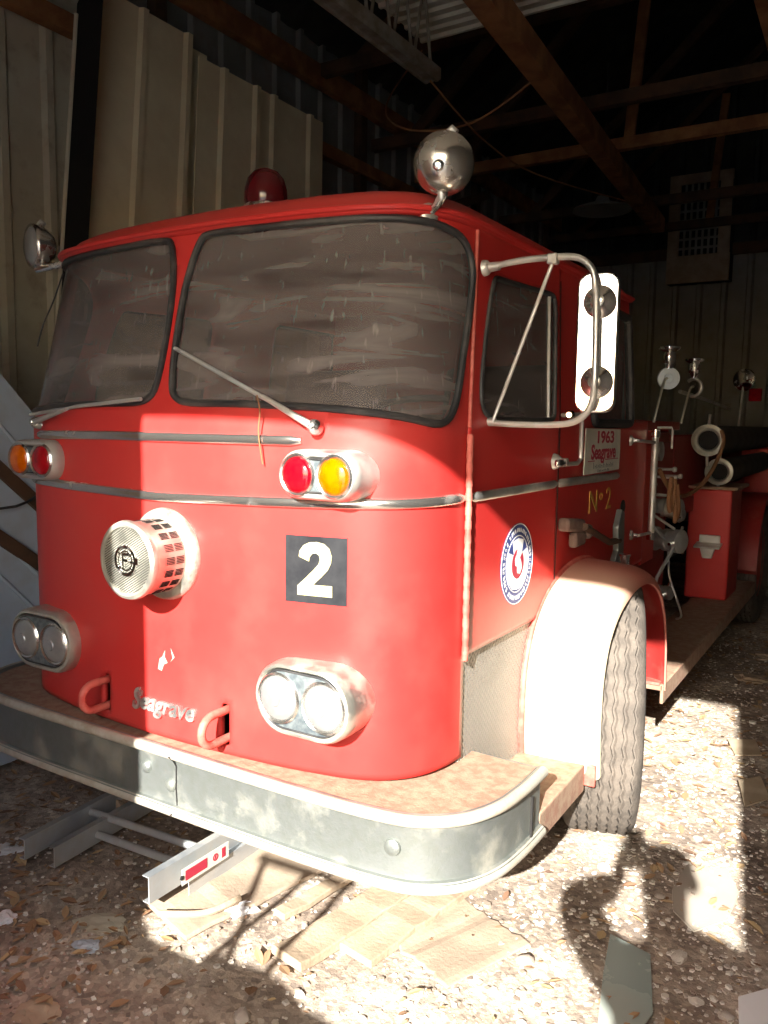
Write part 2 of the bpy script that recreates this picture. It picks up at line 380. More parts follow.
# seam round the door, door skin pressing
MB().tube([S(DS+.004, z, .004) for z in [ZB+i*.06 for i in range(21)]], .004, 6).build('door_gap', 'dark', door)
hg = MB().tube([S(HS-.006, z, .012) for z in [ZB-.01+i*.033 for i in range(21)]], .009, 10)
hinge = hg.build('piano_hinge', 'red_hook', door, label='long dusty pink piano hinge')
kn = MB()
for i in range(16): kn.lathe([(.0105,-.012),(.0105,.012)], S(HS-.006, ZB+.02+i*.041, .012), (0,0,1), 10)
kn.build('hinge_knuckle', 'red_hook', hinge, kind='stuff')
MB().tube([S(HS-.002, z, .006) for z in [1.57+i*.03 for i in range(20)]], .006, 8).build('pillar_seam', 'red_hook', T)

# roof: dome over a gutter lip
def ringat(f, z, zz, n=150):
    out = []
    for i in range(n+1):
        s = -2.80+5.60*i/n; x,y,_ = S0(s, zz); out.append((x*f, 1.15+(y-1.15)*f, z))
    k = 14                                          # close across the back
    xb, yb = out[-1][0], out[-1][1]
    for i in range(1,k): out.append((xb*(1-2*i/k), yb+.03*math.sin(PI*i/k), z))
    return out
prof = [(1.0,2.145),(1.014,2.150),(1.018,2.160),(1.012,2.170),(.998,2.174),(.985,2.186),(.965,2.206),(.935,2.225),(.88,2.246),(.78,2.268),(.6,2.288),(.4,2.298),(.2,2.302),(.02,2.303)]
rf = MB(); rf.rings([ringat(f, z, 2.14) for f, z in prof], caps=False); rf.f.append(tuple(range(len(rf.v)-len(ringat(.02,2.3,2.14)), len(rf.v))))
roof = rf.build('cab_roof', 'red', T, smooth=60)
MB().tube([(p[0],p[1],p[2]) for p in ringat(1.016,2.163,2.14)[:151]], .009, 8).build('rain_gutter', 'red', roof)
# back of the cab and floor, seats and wheel seen through the glass
b = MB()
b.box((0,2.38,1.24), (1.70,.03,.72)); b.box((0,2.06,1.88), (1.63,.03,.56)); b.box((0,2.22,1.60),(1.69,.34,.02)); b.build('rear_bulkhead', 'red_in', T)
MB().box((0,1.3,.905), (1.66,2.1,.03)).build('cab_floor', 'dark', T)
MB().box((0,.36,1.22), (1.58,.30,.60)).build('dashboard', 'seat', T, bevel=.05)
for x in (-.45,.45):
    st = MB().box((x,1.25,1.22), (.56,.5,.16)); st.box((x,1.52,1.55), (.56,.12,.56), (-8,0,0)); st.box((x,1.25,1.02),(.45,.4,.24)); st.build('cab_seat', 'seat', T, bevel=.04)
swl = MB().tube([Vector((.42+.21*math.cos(a), .72+.21*math.sin(a)*.92, 1.60+.21*math.sin(a)*.35)) for a in [2*PI*i/36 for i in range(36)]], .013, 8, closed=True)
swl.tube([(.42,.55,1.3),(.42,.72,1.60)], .02, 8); swl.tube([(.22,.72,1.60),(.62,.72,1.60)], .01, 8); swl.build('steering_wheel', 'black', T)

# windscreens, side glass and their rubber
def pane(outline, name, gname, gr=.0105, off=.004, par=T, go=-.006):
    s0 = min(p[0] for p in outline); s1 = max(p[0] for p in outline); z0 = min(p[1] for p in outline); z1 = max(p[1] for p in outline)
    ns = max(2, round((s1-s0)/.03)); nz = max(2, round((z1-z0)/.03)); mb = MB(); idx = {}
    cells = []
    for i in range(ns):
        for j in range(nz):
            cs = [(s0+(s1-s0)*a/ns, z0+(z1-z0)*b_/nz) for a,b_ in ((i,j),(i+1,j),(i+1,j+1),(i,j+1))]
            if any(inside(c, outline) for c in cs): cells.append((i,j))
    for i, j in cells:
        q = []
        for a, b_ in ((i,j),(i+1,j),(i+1,j+1),(i,j+1)):
            if (a,b_) not in idx:
                p = (s0+(s1-s0)*a/ns, z0+(z1-z0)*b_/nz)
                if not inside(p, outline): p, _ = nearest(p, outline)
                idx[(a,b_)] = len(mb.v); mb.v.append(S(p[0], p[1], go))
            q.append(idx[(a,b_)])
        mb.f.append(tuple(q))
    g = mb.build(name, 'glass', par, smooth=80)
    MB().tube([S(p[0], p[1], off) for p in outline], gr, 8, closed=True).build(gname, 'black', g)
    return g
pane(WS, 'windscreen', 'rubber_seal'); pane(WSL, 'windscreen', 'rubber_seal')
pane(DW, 'door_window', 'window_seal', .009, .006, door, 0.); pane(mir(DW), 'door_window', 'window_seal', .009)
pane(RW, 'rear_side_window', 'window_seal', .02); pane(mir(RW), 'rear_side_window', 'window_seal', .02)
wc = MB().tube([S(1.69,z,.002) for z in (1.60,1.7,1.8,1.9,2.03)], .008, 6); wc.build('window_channel', 'chrome_dull', door)

# chrome trims
def trim(s0, s1, zf, h, name='chrome_trim', d=.012, par=T, m='chrome'):
    n = max(2, int(abs(s1-s0)/.03)); rs = []
    for i in range(n+1):
        s = s0+(s1-s0)*i/n; z = zf(s); e = min(1, .62+min(i, n-i)*.38)
        rs.append([S(s, z+h/2*a*e, .001+d*b_*e) for a, b_ in ((-1,0),(-.9,.5),(-.55,.9),(0,1),(.55,.9),(.9,.5),(1,0))])
    return MB().rings(rs).build(name, m, par, smooth=50)
zbelt = lambda s: 1.346+.022*min(1, abs(s)/1.05)
belt = trim(-1.05, 1.045, zbelt, .031, 'belt_trim', .012, T, 'trim'); trim(1.075, 1.795, lambda s: 1.367, .032, 'belt_trim', .013, door, 'chrome_dull'); trim(1.81, 2.60, lambda s: 1.367-.01*(s-1.8), .032, 'belt_trim', .013, T, 'chrome_dull')
trim(-2.6, -1.075, lambda s: 1.366, .03, 'belt_trim')
trim(-.66, .525, lambda s: 1.527-.012*max(0,-s-.2), .031, 'upper_trim', .012, T, 'trim')

# twin-lamp pods
def stadium(w, h, n=14):
    r = h/2; a = w/2-r
    return arc((a,0), r, -90, 90, n)+arc((-a,0), r, 90, 270, n)
def pod(cx, cz, w, h, yf, yb, lr, sep, lenses, name, housing, tilt=0., rim=.010, bulge=.02):
    ct, stt = math.cos(tilt), math.sin(tilt)
    def fn(sc, y, dz=0.):
        return lambda u, v: (cx+(u*ct-v*stt), y, cz+(u*stt+v*ct))
    def ring(dw, y): return [fn(1,y)(u,v) for u,v in stadium(w+2*dw, h+2*dw)]
    hb = MB().rings([ring(.004,yb), ring(.004,yf+.03), ring(.002,yf+.01), ring(-.004,yf), ring(-.012,yf-.003), ring(-.018,yf+.004), ring(-.020,yf+.014)], caps=True)
    o = hb.build(name, housing, T, smooth=35)
    MB().rings([ring(-.021,yf+.012), ring(-.021,yf+.0015), ring(-.03,yf+.0005)]).build('lamp_plate', 'lampplate', o, smooth=30)
    MB().tube([fn(1,yf-.001)(u,v) for u,v in stadium(w-.040,h-.040)], .0028, 6, closed=True).build('pod_seam', 'black', o)
    for k, lm in zip((-1,1), lenses):
        lx, ly, lz = fn(1,yf)(k*sep, 0)
        MB().lathe([(lr+.001,.012),(lr+rim,.010),(lr+rim,-.002),(lr+rim*.5,-.007),(lr,-.004),(lr-.003,.004),(lr-.003,.012)], (lx,yf,lz), (0,1,0), 36).build('lamp_bezel', 'trim', o)
        L_ = MB().lathe([(lr,.004)]+[(lr*math.cos(a), -bulge*math.sin(a)) for a in [PI/2*i/8 for i in range(1,9)]], (lx,yf+.002,lz), (0,1,0), 36)
        L_.build({'lens_red':'red_lens','lens_amber':'amber_lens','lens_clear':'headlamp_lens'}[lm], lm, o, smooth=60)
        if lm == 'lens_clear':
            MB().lathe([(.020,.0),(.017,-.004),(.008,-.005)], (lx, yf-bulge+.003, lz), (0,1,0), 16).build('bulb_cap', 'lens_clear', o)
    return o
for sg in (-1,1):
    pod(sg*.565, .812, .325, .205, -.050, .16, .064, .077, ('lens_clear','lens_clear'), 'headlamp_pod', 'siren')
    pod(sg*.602+.004, 1.437, .250, .128, -.042, .15, .049, .060, ('lens_red','lens_amber') if sg > 0 else ('lens_amber','lens_red'), 'marker_lamp_pod', 'chrome_dull')

# siren with slotted drum and pierced face
SY = 1.172; SX = .032
sir = MB().lathe([(.02,.0),(.140,.0),(.142,-.010),(.139,-.022),(.130,-.030),(.118,-.032),(.112,-.036),(.110,-.050),(.110,-.136),(.114,-.142),(.117,-.152),(.114,-.162),(.104,-.168),(.098,-.166),(.096,-.160),(.01,-.160)], (SX,-.018,SY), (0,1,0), 56)
siren = sir.build('siren', 'siren', T, smooth=35)
sl = MB()
for k in range(18):
    a0 = 2*PI*k/18
    for q in range(5):
        a = a0+(q-2)*.042; r_ = .1108
        c = Vector((SX+r_*math.cos(a), -.098-.0, SY+r_*math.sin(a)))
        for yy in (-.078,-.116):
            sl.box((c.x, -.018+yy+.02, c.z), (.0015,.030,.0022), (0,-math.degrees(a),0))
sl.build('drum_slot', 'dark', siren, smooth=0, kind='stuff')
MB().lathe([(.097,0),(.001,-.0004)], (SX,-.018-.1602,SY), (0,1,0), 40).build('grille_backing', 'siren_dark', siren)
gr = MB()
for i in range(-15,16):                    # dense diagonal face bars
    d = i*.0064; hl = math.sqrt(max(0,.096**2-d*d))
    if hl > .01: gr.box((SX+d*.5, -.018-.1615, SY-d*.866), (2*hl,.003,.0026), (0,-30,0))
gr.build('siren_grille', 'siren', siren, smooth=0)
em = MB().lathe([(.036,0),(.045,0),(.045,-.005),(.036,-.005)], (SX,-.018-.163,SY), (0,1,0), 36, closed=True)
em.lathe([(.026,0),(.030,0),(.030,-.004),(.026,-.004)], (SX,-.018-.163,SY), (0,1,0), 36, closed=True)
for a in (40,140,220,320): em.box((SX+.033*math.cos(R(a)), -.018-.166, SY+.033*math.sin(R(a))), (.014,.004,.005), (0,-a,0))
for q in ((.0-.007,0,.007,.046),(.005,.0195,.022,.007),(.003,.002,.018,.007)): em.box((SX+q[0], -.018-.167, SY+q[1]), (q[2],.005,q[3]))
em.box((SX+.046,-.018-.166,SY+.002), (.016,.005,.02)); em.box((SX+.030,-.018-.167,SY-.002),(.016,.005,.007))
em.build('siren_emblem', 'chrome', siren, smooth=30)

# numbers, script, crest
def onS(s0, z0, off0=0.): return lambda u,v,t: S(s0+u, z0+v, off0+t)
def decal(poly, s0, z0, t, name, m, par=T, grid=.02, off0=0.):
    us = [p[0] for p in poly]; vs = [p[1] for p in poly]; a0, a1, b0, b1 = min(us), max(us), min(vs), max(vs)
    na = max(1, int((a1-a0)/grid)); nb = max(1, int((b1-b0)/grid)); V = []; F = []; idx = {}
    for i in range(na):
        for j in range(nb):
            q = []
            for a, b_ in ((i,j),(i+1,j),(i+1,j+1),(i,j+1)):
                if (a,b_) not in idx: idx[(a,b_)] = len(V); V.append((a0+(a1-a0)*a/na, b0+(b1-b0)*b_/nb))
                q.append(idx[(a,b_)])
            F.append(tuple(q))
    return solid2d(MB(), V, F, onS(s0, z0, off0), 0., t).build(name, m, par, smooth=30)
d2 = decal([(-.093,-.094),(.093,.094)], .569, 1.172, .002, 'number_plate_decal', 'decal_black')
# figure 2, drawn as a heavy outline
o2 = arc((0,.028), .040, 168, -38, 16)
two = [(-.050,.036),(-.048,.052),(-.036,.068),(-.018,.077),(.004,.079),(.026,.075),(.042,.062),(.049,.042),(.047,.022),(.037,.002),(.018,-.018),(.002,-.033),(-.006,-.041),(.051,-.041),(.051,-.072),(-.054,-.072),(-.054,-.046),(-.030,-.024),(-.004,.002),(.010,.018),(.014,.030),(.012,.042),(.002,.048),(-.010,.045),(-.017,.036),(-.019,.024)]
def tri2d(poly):
    from mathutils.geometry import tessellate_polygon
    return [tuple(f) for f in tessellate_polygon([[Vector((p[0],p[1],0)) for p in poly]])]
def fillbuild(poly, fn, t0, t1, name, m, par):
    return solid2d(MB(), poly, tri2d(poly), fn, t0, t1).build(name, m, par, smooth=30)
fillbuild(two, onS(.569,1.172), .002, .0045, 'figure_two', 'cream', d2)
vs, fs = text2d('Seagrave', .088, .30, .0022, 1.02)
vs = [(u, v*(1.25 if u < -.115 else 1.)) for u,v in vs]
solid2d(MB(), vs, fs, lambda u,v,t: S(.010+u*.85, .690+v*.9-.0*u, t), 0, .009).build('maker_script', 'chrome_dull', T, smooth=0)

cr = empty('crest_root'); bpy.data.objects.remove(cr)
CS, CZ = 1.44, 1.122
def disc(r0, r1, t0, t1, name, m, par, n=48):
    mb = MB(); V = []; 
    for r_ in (r0, r1): V += circ(r_, n)
    F = [(j,(j+1)%n,n+(j+1)%n,n+j) for j in range(n)]
    return solid2d(mb, V, F, onS(CS, CZ, .006), t0, t1).build(name, m, par, smooth=30)
crest = disc(.002, .136, 0, .0012, 'round_crest', 'blue', door)
disc(.1315, .1345, .0012, .002, 'crest_rim', 'white', crest); disc(.0925, .0955, .0012, .002, 'crest_ring', 'white', crest)
disc(.002, .088, .0012, .0018, 'crest_field', 'blue', crest)
lt = MB()                                       # worn lettering round the rim: strokes too small to read
for k in range(46):
    a = 2*PI*k/46
    if k in (17, 29): continue
    for q in range(2):
        r0, r1 = .106, .120; aa = a+(q-.5)*.045
        p0 = (r0*math.cos(aa), r0*math.sin(aa)); p1 = (r1*math.cos(aa+(.03 if k % 3 else -.02)), r1*math.sin(aa+(.03 if k % 3 else -.02)))
        w = .0013; nx, ny = -math.sin(aa)*w, math.cos(aa)*w
        V = [(p0[0]-nx,p0[1]-ny),(p0[0]+nx,p0[1]+ny),(p1[0]+nx,p1[1]+ny),(p1[0]-nx,p1[1]-ny)]
        solid2d(lt, V, [(0,1,2,3)], onS(CS,CZ,.006), .0012, .0018)
lt.build('crest_lettering', 'white', crest, smooth=0)
cross = []                                      # flared four-armed cross
for k in range(4):
    a = PI/2*k
    for du, dv in ((.024,-.030),(.078,-.046),(.086,0),(.078,.046),(.024,.030)):
        cross.append((du*math.cos(a)-dv*math.sin(a), du*math.sin(a)+dv*math.cos(a)))
fillbuild(cross, onS(CS,CZ,.006), .0018, .0024, 'crest_cross', 'white', crest)
disc(.002, .050, .0024, .003, 'crest_disc', 'signred', crest)
fillbuild([(-.004,-.030),(.018,-.036),(.034,-.018),(.030,.000),(.016,.020),(.034,.036),(.020,.062),(-.002,.050),(-.012,.030),(-.026,.018),(-.020,-.004),(-.006,-.008)], onS(CS,CZ,.006), .003, .0036, 'crest_figure', 'white', crest)
# bare scuff where the paint has flaked
for pl_ in ([(-.02,-.03),(-.004,-.034),(.006,-.012),(.022,-.004),(.010,.012),(.012,.034),(.0,.012),(-.012,.004)],[(.034,.0),(.052,.018),(.036,.044),(.044,.014)]):
    fillbuild(pl_, onS(.012,.835), .0, .0006, 'paint_scuff', 'bumper_edge', T)
# gold number on the side
for tx, size, du, dv in (('N',.135,-.115,0),('o',.07,-.01,.025),('2',.135,.10,0)):
    vs, fs = text2d(tx, size, 0, .0, 1.25); vs = [(u+du, v+dv) for u,v in vs]
    solid2d(MB(), vs, fs, onS(2.37,1.262), 0, .0018).build('gold_character', 'gold', T, smooth=0)
MB().lathe([(.032,-.001),(.032,.004),(.025,.005),(.02,.001)], S(2.70,1.21,0), (1,0,0), 20).build('plug_hole', 'dark', T)

# tow hooks rising out of their slots
for sg in (-1,1):
    x = sg*.262
    pts = [(x,.08,.722),(x,-.02,.722)]+[(x,-.075-.045*math.sin(a),.678+.044*math.cos(a)) for a in [PI*i/10 for i in range(11)]]+[(x,-.02,.634),(x,.08,.634)]
    MB().tube(pts, .0125, 12).build('tow_hook', 'red_hook', T)
    MB().box((x,.055,.678),(.08,.03,.17)).build('slot_recess','dark',T)

# wipers
def wiper(pv, md, tip, bl0):
    a = S(pv[0],pv[1],.012); b_ = S(md[0],md[1],.04); c = S(tip[0],tip[1],.028)
    o = MB().tube([a,S(pv[0],pv[1],.035),b_], [.012,.011,.006], 8).build('wiper_arm', 'chrome_dull', T)
    MB().lathe([(.022,0),(.020,.02),(.010,.034)], a, Vector(S(pv[0],pv[1],.05))-Vector(a), 16).build('wiper_pivot', 'chrome', o)
    d = S(bl0[0],bl0[1],.02)
    MB().tube([d, [(d[i]+c[i])/2+(0,-.012,.004)[i] for i in range(3)], c], .0065, 6).build('wiper_blade', 'alu', o)
    return o
wiper((.573,1.562), (.414,1.638), (.060,1.785), (.47,1.61))
wiper((-.62,1.560), (-.40,1.60), (-.052,1.634), (-.72,1.585))

# big bumper: face channel with rolled lips, top deck
BP = [(0,-.085),(.3,-.085),(.6,-.082),(.8,-.072),(.93,-.045),(1.025,.03),(1.077,.14),(1.095,.28),(1.097,.43)]
BP = smooth_poly(BP, 6, False)
def bpath(z, ins=0.):
    out = []
    pts = [(-x,y) for x,y in reversed(BP)][:-1]+BP
    for i, (x,y) in enumerate(pts):
        a = pts[max(i-1,0)]; b_ = pts[min(i+1,len(pts)-1)]; dx, dy = b_[0]-a[0], b_[1]-a[1]; l = math.hypot(dx,dy)
        out.append((x-dy/l*ins, y+dx/l*ins, z+.009))
    return out
face = MB()
prof_b = [(.02,.575),(.0,.572),(-.008,.560),(-.002,.546),(.012,.538),(.014,.525),(.014,.412),(.012,.398),(-.004,.392),(-.010,.378),(.002,.366),(.03,.364),(.03,.372),(.024,.384),(.024,.55),(.03,.566)]
rs = list(zip(*[bpath(z, i) for i, z in prof_b])); face.rings([list(r_) for r_ in rs])
bump_ = face.build('front_bumper', 'bumper', T, smooth=40)
MB().tube(bpath(.560,.006), .0165, 10).build('upper_roll', 'bumper_edge', bump_)
MB().tube(bpath(.379,.006), .0165, 10).build('lower_roll', 'bumper_edge', bump_)
dk = MB(); pp = bpath(.572,.012); V = [(p[0],p[1]) for p in pp]+[(.84,.44),(-.84,.44)]
dk.prism(V, lambda u,v,t: (u,v,t), .558, .574); dk.build('bumper_deck', 'deck', bump_, smooth=20)
bolts = MB()
for x, z in ((-.02,.500),(.085,.465)):
    MB().lathe([(.022,0),(.020,-.006),(.012,-.012),(.004,-.013)], (x,-.071,z), (0,1,0), 14).build('bumper_bolt', 'bumper', bump_)
def onbump(x, z): 
    for i in range(len(BP)-1):
        if BP[i][0] <= x <= BP[i+1][0]: 
            t = (x-BP[i][0])/(BP[i+1][0]-BP[i][0]); return (x, BP[i][1]+t*(BP[i+1][1]-BP[i][1])+.014, z)
MB().lathe([(.024,0),(.022,-.005),(.013,-.010),(.004,-.010)], onbump(.865,.486), (-.15,1,0), 14).build('bumper_bolt', 'bumper', bump_)
MB().tube([(.105,-.099,.568),(.107,-.082,.55),(.110,-.073,.53),(.108,-.073,.46),(.112,-.073,.40),(.11,-.10,.385)], .0022, 5).build('bumper_joint', 'dark', bump_)
MB().box((1.094,.34,.468),(.006,.008,.12)).build('bumper_joint', 'dark', bump_)
MB().box((0,.445,.47),(2.14,.012,.20)).build('bumper_backplate', 'bumper', bump_)
# low step behind the bumper end
stp = MB(); stp.box((.962,.64,.425),(.245,.42,.022)); stp.box((1.078,.64,.388),(.014,.42,.09)); stp.build('side_step', 'deck', T, bevel=.004)
stp = MB(); stp.box((-.978,.64,.434),(.275,.42,.022)); stp.box((-1.109,.64,.395),(.014,.42,.09)); stp.build('side_step', 'deck', T, bevel=.004)
# tread-plate panels under the doors
for sg in (-1,1):
    MB().box((sg*.846,.66,.66),(.02,.64,.48)).build('tread_panel', 'tread', T, smooth=0)

# front mudguards
def arch(sg):
    cy = 1.395
    path = smooth_poly([(.872,.37),(.856,.50),(.853,.60),(.866,.735),(.925,.860),(1.03,.945),(1.18,.998),(1.36,1.018),(1.54,.996),(1.70,.925),(1.82,.800),(1.885,.650),(1.905,.50),(1.910,.42)], 4, False)
    n = len(path); prof = [(.855,.030),(.90,.030),(.98,.026),(1.05,.018),(1.085,.006),(1.108,-.010),(1.120,-.030),(1.121,-.046),(1.114,-.048),(1.104,-.034),(1.08,-.014),(1.04,-.002),(.95,.006),(.855,.010)]
    mb = MB(); rs = []
    for i, (y,z) in enumerate(path):
        a = path[max(i-1,0)]; b_ = path[min(i+1,n-1)]; dy, dz = b_[0]-a[0], b_[1]-a[1]; l = math.hypot(dy,dz); ny, nz = -dz/l, dy/l
        rs.append([(sg*x, y+ny*h, z+nz*h) for x, h in prof])
    mb.rings(rs); o = mb.build('front_mudguard', 'red_dirty', T, smooth=50)
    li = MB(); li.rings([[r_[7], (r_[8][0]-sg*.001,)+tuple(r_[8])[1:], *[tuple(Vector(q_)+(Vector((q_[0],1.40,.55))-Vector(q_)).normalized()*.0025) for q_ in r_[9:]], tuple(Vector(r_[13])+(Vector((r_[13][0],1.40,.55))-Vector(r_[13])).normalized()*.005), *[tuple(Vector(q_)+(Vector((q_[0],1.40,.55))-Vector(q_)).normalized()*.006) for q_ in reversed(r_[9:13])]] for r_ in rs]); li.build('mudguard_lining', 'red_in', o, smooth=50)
    MB().tube([(sg*.864, r_[0][1], r_[0][2]) for r_ in rs[:44]], .012, 8).build('mudguard_beading', 'red_hook', o)
    # painted tab hanging at the foot of the arch
    MB().box((sg*1.075,.868,.395),(.085,.014,.075)).build('mudguard_tab', 'red_hook', o, bevel=.004)
    MB().box((sg*.985,1.87,.45),(.23,.06,.012)).build('arch_foot', 'red_hook', o)
    return o
arch(1); arch(-1)
MB().lathe([(.030,0),(.028,.012),(.020,.018),(.020,.05),(.024,.052),(.024,.06),(.006,.062)], (.97,1.66,.982), (0,0,1), 18).build('mudguard_fitting', 'chrome', T)
# wheel wells: dark inner walls so the arch is closed towards the frame
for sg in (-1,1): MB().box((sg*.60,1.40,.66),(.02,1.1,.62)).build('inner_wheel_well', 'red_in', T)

def wheel(c, steer, sg, name='front_wheel', dual=False):
    w = .135; Rr = .500
    pr = [(.27,-.10),(.31,-.122),(.36,-.138),(.42,-.140),(.462,-.132),(.484,-.118),(.493,-.104)]
    for k, x in enumerate((-.088,-.052,-.016,.020,.056,.092)):
        pr += [(.497,x-.012),(.499,x),(.497,x+.008),(.487,x+.011),(.487,x+.017)]
    pr += [(.493,.108),(.484,.118),(.462,.132),(.42,.140),(.36,.138),(.31,.122),(.27,.10)]
    ax = Vector((math.cos(steer),math.sin(steer),0))
    ty = MB(); n = 96; rs = []
    side = Vector((-math.sin(steer),math.cos(steer),0)); up = Vector((0,0,1)); C_ = Vector(c)
    for r_, h in pr:
        ring_ = []
        for j in range(n):
            a = 2*PI*j/n; wob = .004*(1 if j % 2 else -1) if r_ > .486 else 0
            ring_.append(C_+ax*(h+wob)+(side*math.cos(a)+up*math.sin(a))*r_)
        rs.append(ring_)
    ty.rings(rs, closed=True); 
    o = MB().lathe([(.04,.02),(.10,.03),(.15,.03),(.17,-.02),(.24,-.03),(.262,.02),(.27,.095),(.285,.11),(.285,.095),(.262,.0),(.262,-.09),(.285,-.105),(.24,-.11),(.05,-.06)], c, ax*sg, 40).build(name, 'rim', T, smooth=40)
    ty.build('tyre', 'tyre', o, smooth=40)
    for k in range(8):
        a = 2*PI*k/8; p = C_+ax*sg*.03+(side*math.cos(a)+up*math.sin(a))*.125; MB().lathe([(.014,0),(.014,.02),(.006,.024)], p, ax*sg, 8).build('wheel_nut', 'chrome_dull', o)
    return o
wheel((.978,1.395,.484), R(17), 1); wheel((-.978,1.395,.484), R(17), -1)
for sg in (-1,1):
    wheel((sg*.94,5.45,.492), 0, sg, 'rear_wheel')
# frame and axles
ch = MB()
for x in (-.40,.40): ch.box((x,4.4,.62),(.08,8.2,.20))
for y in (.6,2.4,4.0,6.5): ch.box((0,y,.60),(.8,.08,.12))
ch.tube([(-.86,1.395,.49),(.86,1.395,.49)], .05, 10); ch.tube([(-.86,5.45,.49),(.86,5.45,.49)], .07, 10); ch.lathe([(.05,-.16),(.17,-.06),(.17,.06),(.05,.16)], (0,5.45,.49), (0,1,0), 20)
ch.build('chassis', 'dark', T)

# running boards and the rear body
for sg in (-1,1):
    rb = MB().box((sg*.975,3.30,.432),(.27,2.90,.028)); rb.box((sg*1.108,3.30,.402),(.014,2.90,.085)); rb.build('running_board', 'deck', T, bevel=.003)
    lk = MB().box((sg*.912,4.10,.81),(.268,.42,.73)); lo = lk.build('side_locker', 'red', T, bevel=.014, bseg=3)
    MB().box((sg*.925,4.13,1.185),(.31,.50,.02)).build('locker_lid', 'deck', lo, bevel=.004)
    rm = MB(); pth = [(5.45-.56*math.cos(a), .50+.56*math.sin(a)) for a in [PI*i/16 for i in range(17)]]
    rm.rings([[(sg*.80,y,z),(sg*1.10,y,z),(sg*1.10,y+(5.45-y)*.06,z-.03),(sg*.80,y+(5.45-y)*.06,z-.03)] for y,z in pth]); rm.build('rear_mudguard', 'red_in', T, smooth=40)
    MB().box((sg*.90,7.1,.98),(.34,2.0,.86)).build('rear_locker', 'red', T, bevel=.02)
    MB().box((sg*.75,5.9,1.33),(.05,5.0,.40)).build('bed_side', 'red_in', T, bevel=.01)
MB().box((0,5.9,1.08),(1.62,5.0,.10)).build('hose_bed_floor', 'red_in', T)
MB().box((0,8.5,.80),(2.0,.5,.05)).build('tailboard', 'deck', T)
MB().box((0,3.42,1.33),(1.46,.04,.5)).build('bed_front', 'red', T, bevel=.01)
# body side behind the cab, up to the pump bay
MB().box((.835,2.50,1.22),(.05,.26,.68)).build('side_panel', 'red', T, bevel=.006)
MB().box((-.835,2.50,1.22),(.05,.26,.68)).build('side_panel', 'red', T, bevel=.006)
pb = MB().box((0,3.0,1.02),(1.50,.76,1.06)); pump = pb.build('pump_housing', 'red_in', T, bevel=.01)
pb = MB().box((.765,3.0,1.28),(.03,.72,.42)); panel = pb.build('pump_panel', 'red_in', T, bevel=.004)
MB().box((.12,3.0,1.585),(1.36,.80,.05)).build('pump_bay_top', 'red_in', T, bevel=.006)
def q(y, z, x=.79): return (x, y, z)
for y, z, r_ in ((2.72,1.46,.034),(2.72,1.37,.03),(2.82,1.46,.03),(3.0,1.44,.055),(2.72,1.26,.03)):
    g = MB().lathe([(r_,0),(r_,.014),(r_*.86,.017),(r_*.8,.012)], q(y,z,.78), (1,0,0), 22).build('pressure_gauge', 'chrome_dull', panel)
    MB().lathe([(r_*.8,.011),(.001,.012)], q(y,z,.78), (1,0,0), 22).build('gauge_face', 'white' if r_ > .05 else 'decal_black', g)
for y, z, l in ((2.80,1.35,.12),(2.92,1.30,.10),(3.05,1.30,.10),(2.76,1.18,.08),(2.9,1.20,.08)):
    v = MB().tube([q(y,z,.78), q(y,z,.78+l)], .008, 8); v.lathe([(.012,0),(.016,.01),(.012,.022)], q(y,z,.78+l), (1,0,0), 12); v.build('control_knob', 'chrome_dull', panel)
pj = MB().tube([(.88,2.50,1.575),(.95,2.50,1.575),(.955,2.50,1.56),(.955,2.50,1.47)], .006, 8); pj.build('sprung_catch', 'chrome_dull', T)
for z in (1.44,1.36,1.28,1.2): MB().lathe([(.010,0),(.010,.012),(.004,.014)], (.861,2.58,z), (1,0,0), 10).build('panel_stud', 'chrome_dull', T)
def outlet(c, d, r_, l, name, cap=True):
    c = Vector(c); d = Vector(d).normalized()
    o = MB().lathe([(r_*1.25,0),(r_*1.25,.015),(r_,.02),(r_,l*.5),(r_*1.15,l*.5+.005),(r_*1.15,l*.5+.03),(r_,l*.5+.035),(r_,l),(r_*1.2,l+.004),(r_*1.2,l+.04),(r_*.8,l+.05),(.004,l+.052)], c, d, 26).build(name, 'chrome_dull', T, smooth=40)
    a_ = d.orthogonal().normalized(); b_ = d.cross(a_)
    for k in range(3):
        aa = 2*PI*k/3+.4; p = c+d*(l+.02)+(a_*math.cos(aa)+b_*math.sin(aa))*r_*1.2
        MB().tube([p, p+(a_*math.cos(aa)+b_*math.sin(aa))*.022], .009, 8).build('outlet_lug', 'chrome', o)
    return o
outlet((.80,2.78,1.15), (.9,-.25,.0), .040, .13, 'discharge_outlet')
outlet((.80,2.90,.955), (.9,-.35,.0), .054, .13, 'suction_inlet')
outlet((.80,2.80,.68), (.9,-.3,.0), .032, .10, 'discharge_outlet')
outlet((.80,3.05,1.10), (1,0,-.2), .03, .08, 'discharge_outlet')
lv = MB().tube([(.84,2.55,1.10),(.90,2.70,.98)], .008, 8); lv.build('valve_lever', 'alu', T)
lv = MB().tube([(.84,2.60,1.13),(.93,2.78,1.03)], .008, 8); lv.build('valve_lever', 'alu', T)
lv = MB().tube([(.93,2.80,.93),(.88,2.66,.78),(.87,2.62,.70)], .010, 8); lv.build('drain_pipe', 'alu', T)
lv = MB().tube(smooth_poly([(.90,2.80,.90),(.93,2.72,.78),(.98,2.70,.66),(.99,2.78,.56),(.95,2.86,.52)],5,False), .006, 8); lv.build('drain_hose', 'chrome_dull', T)
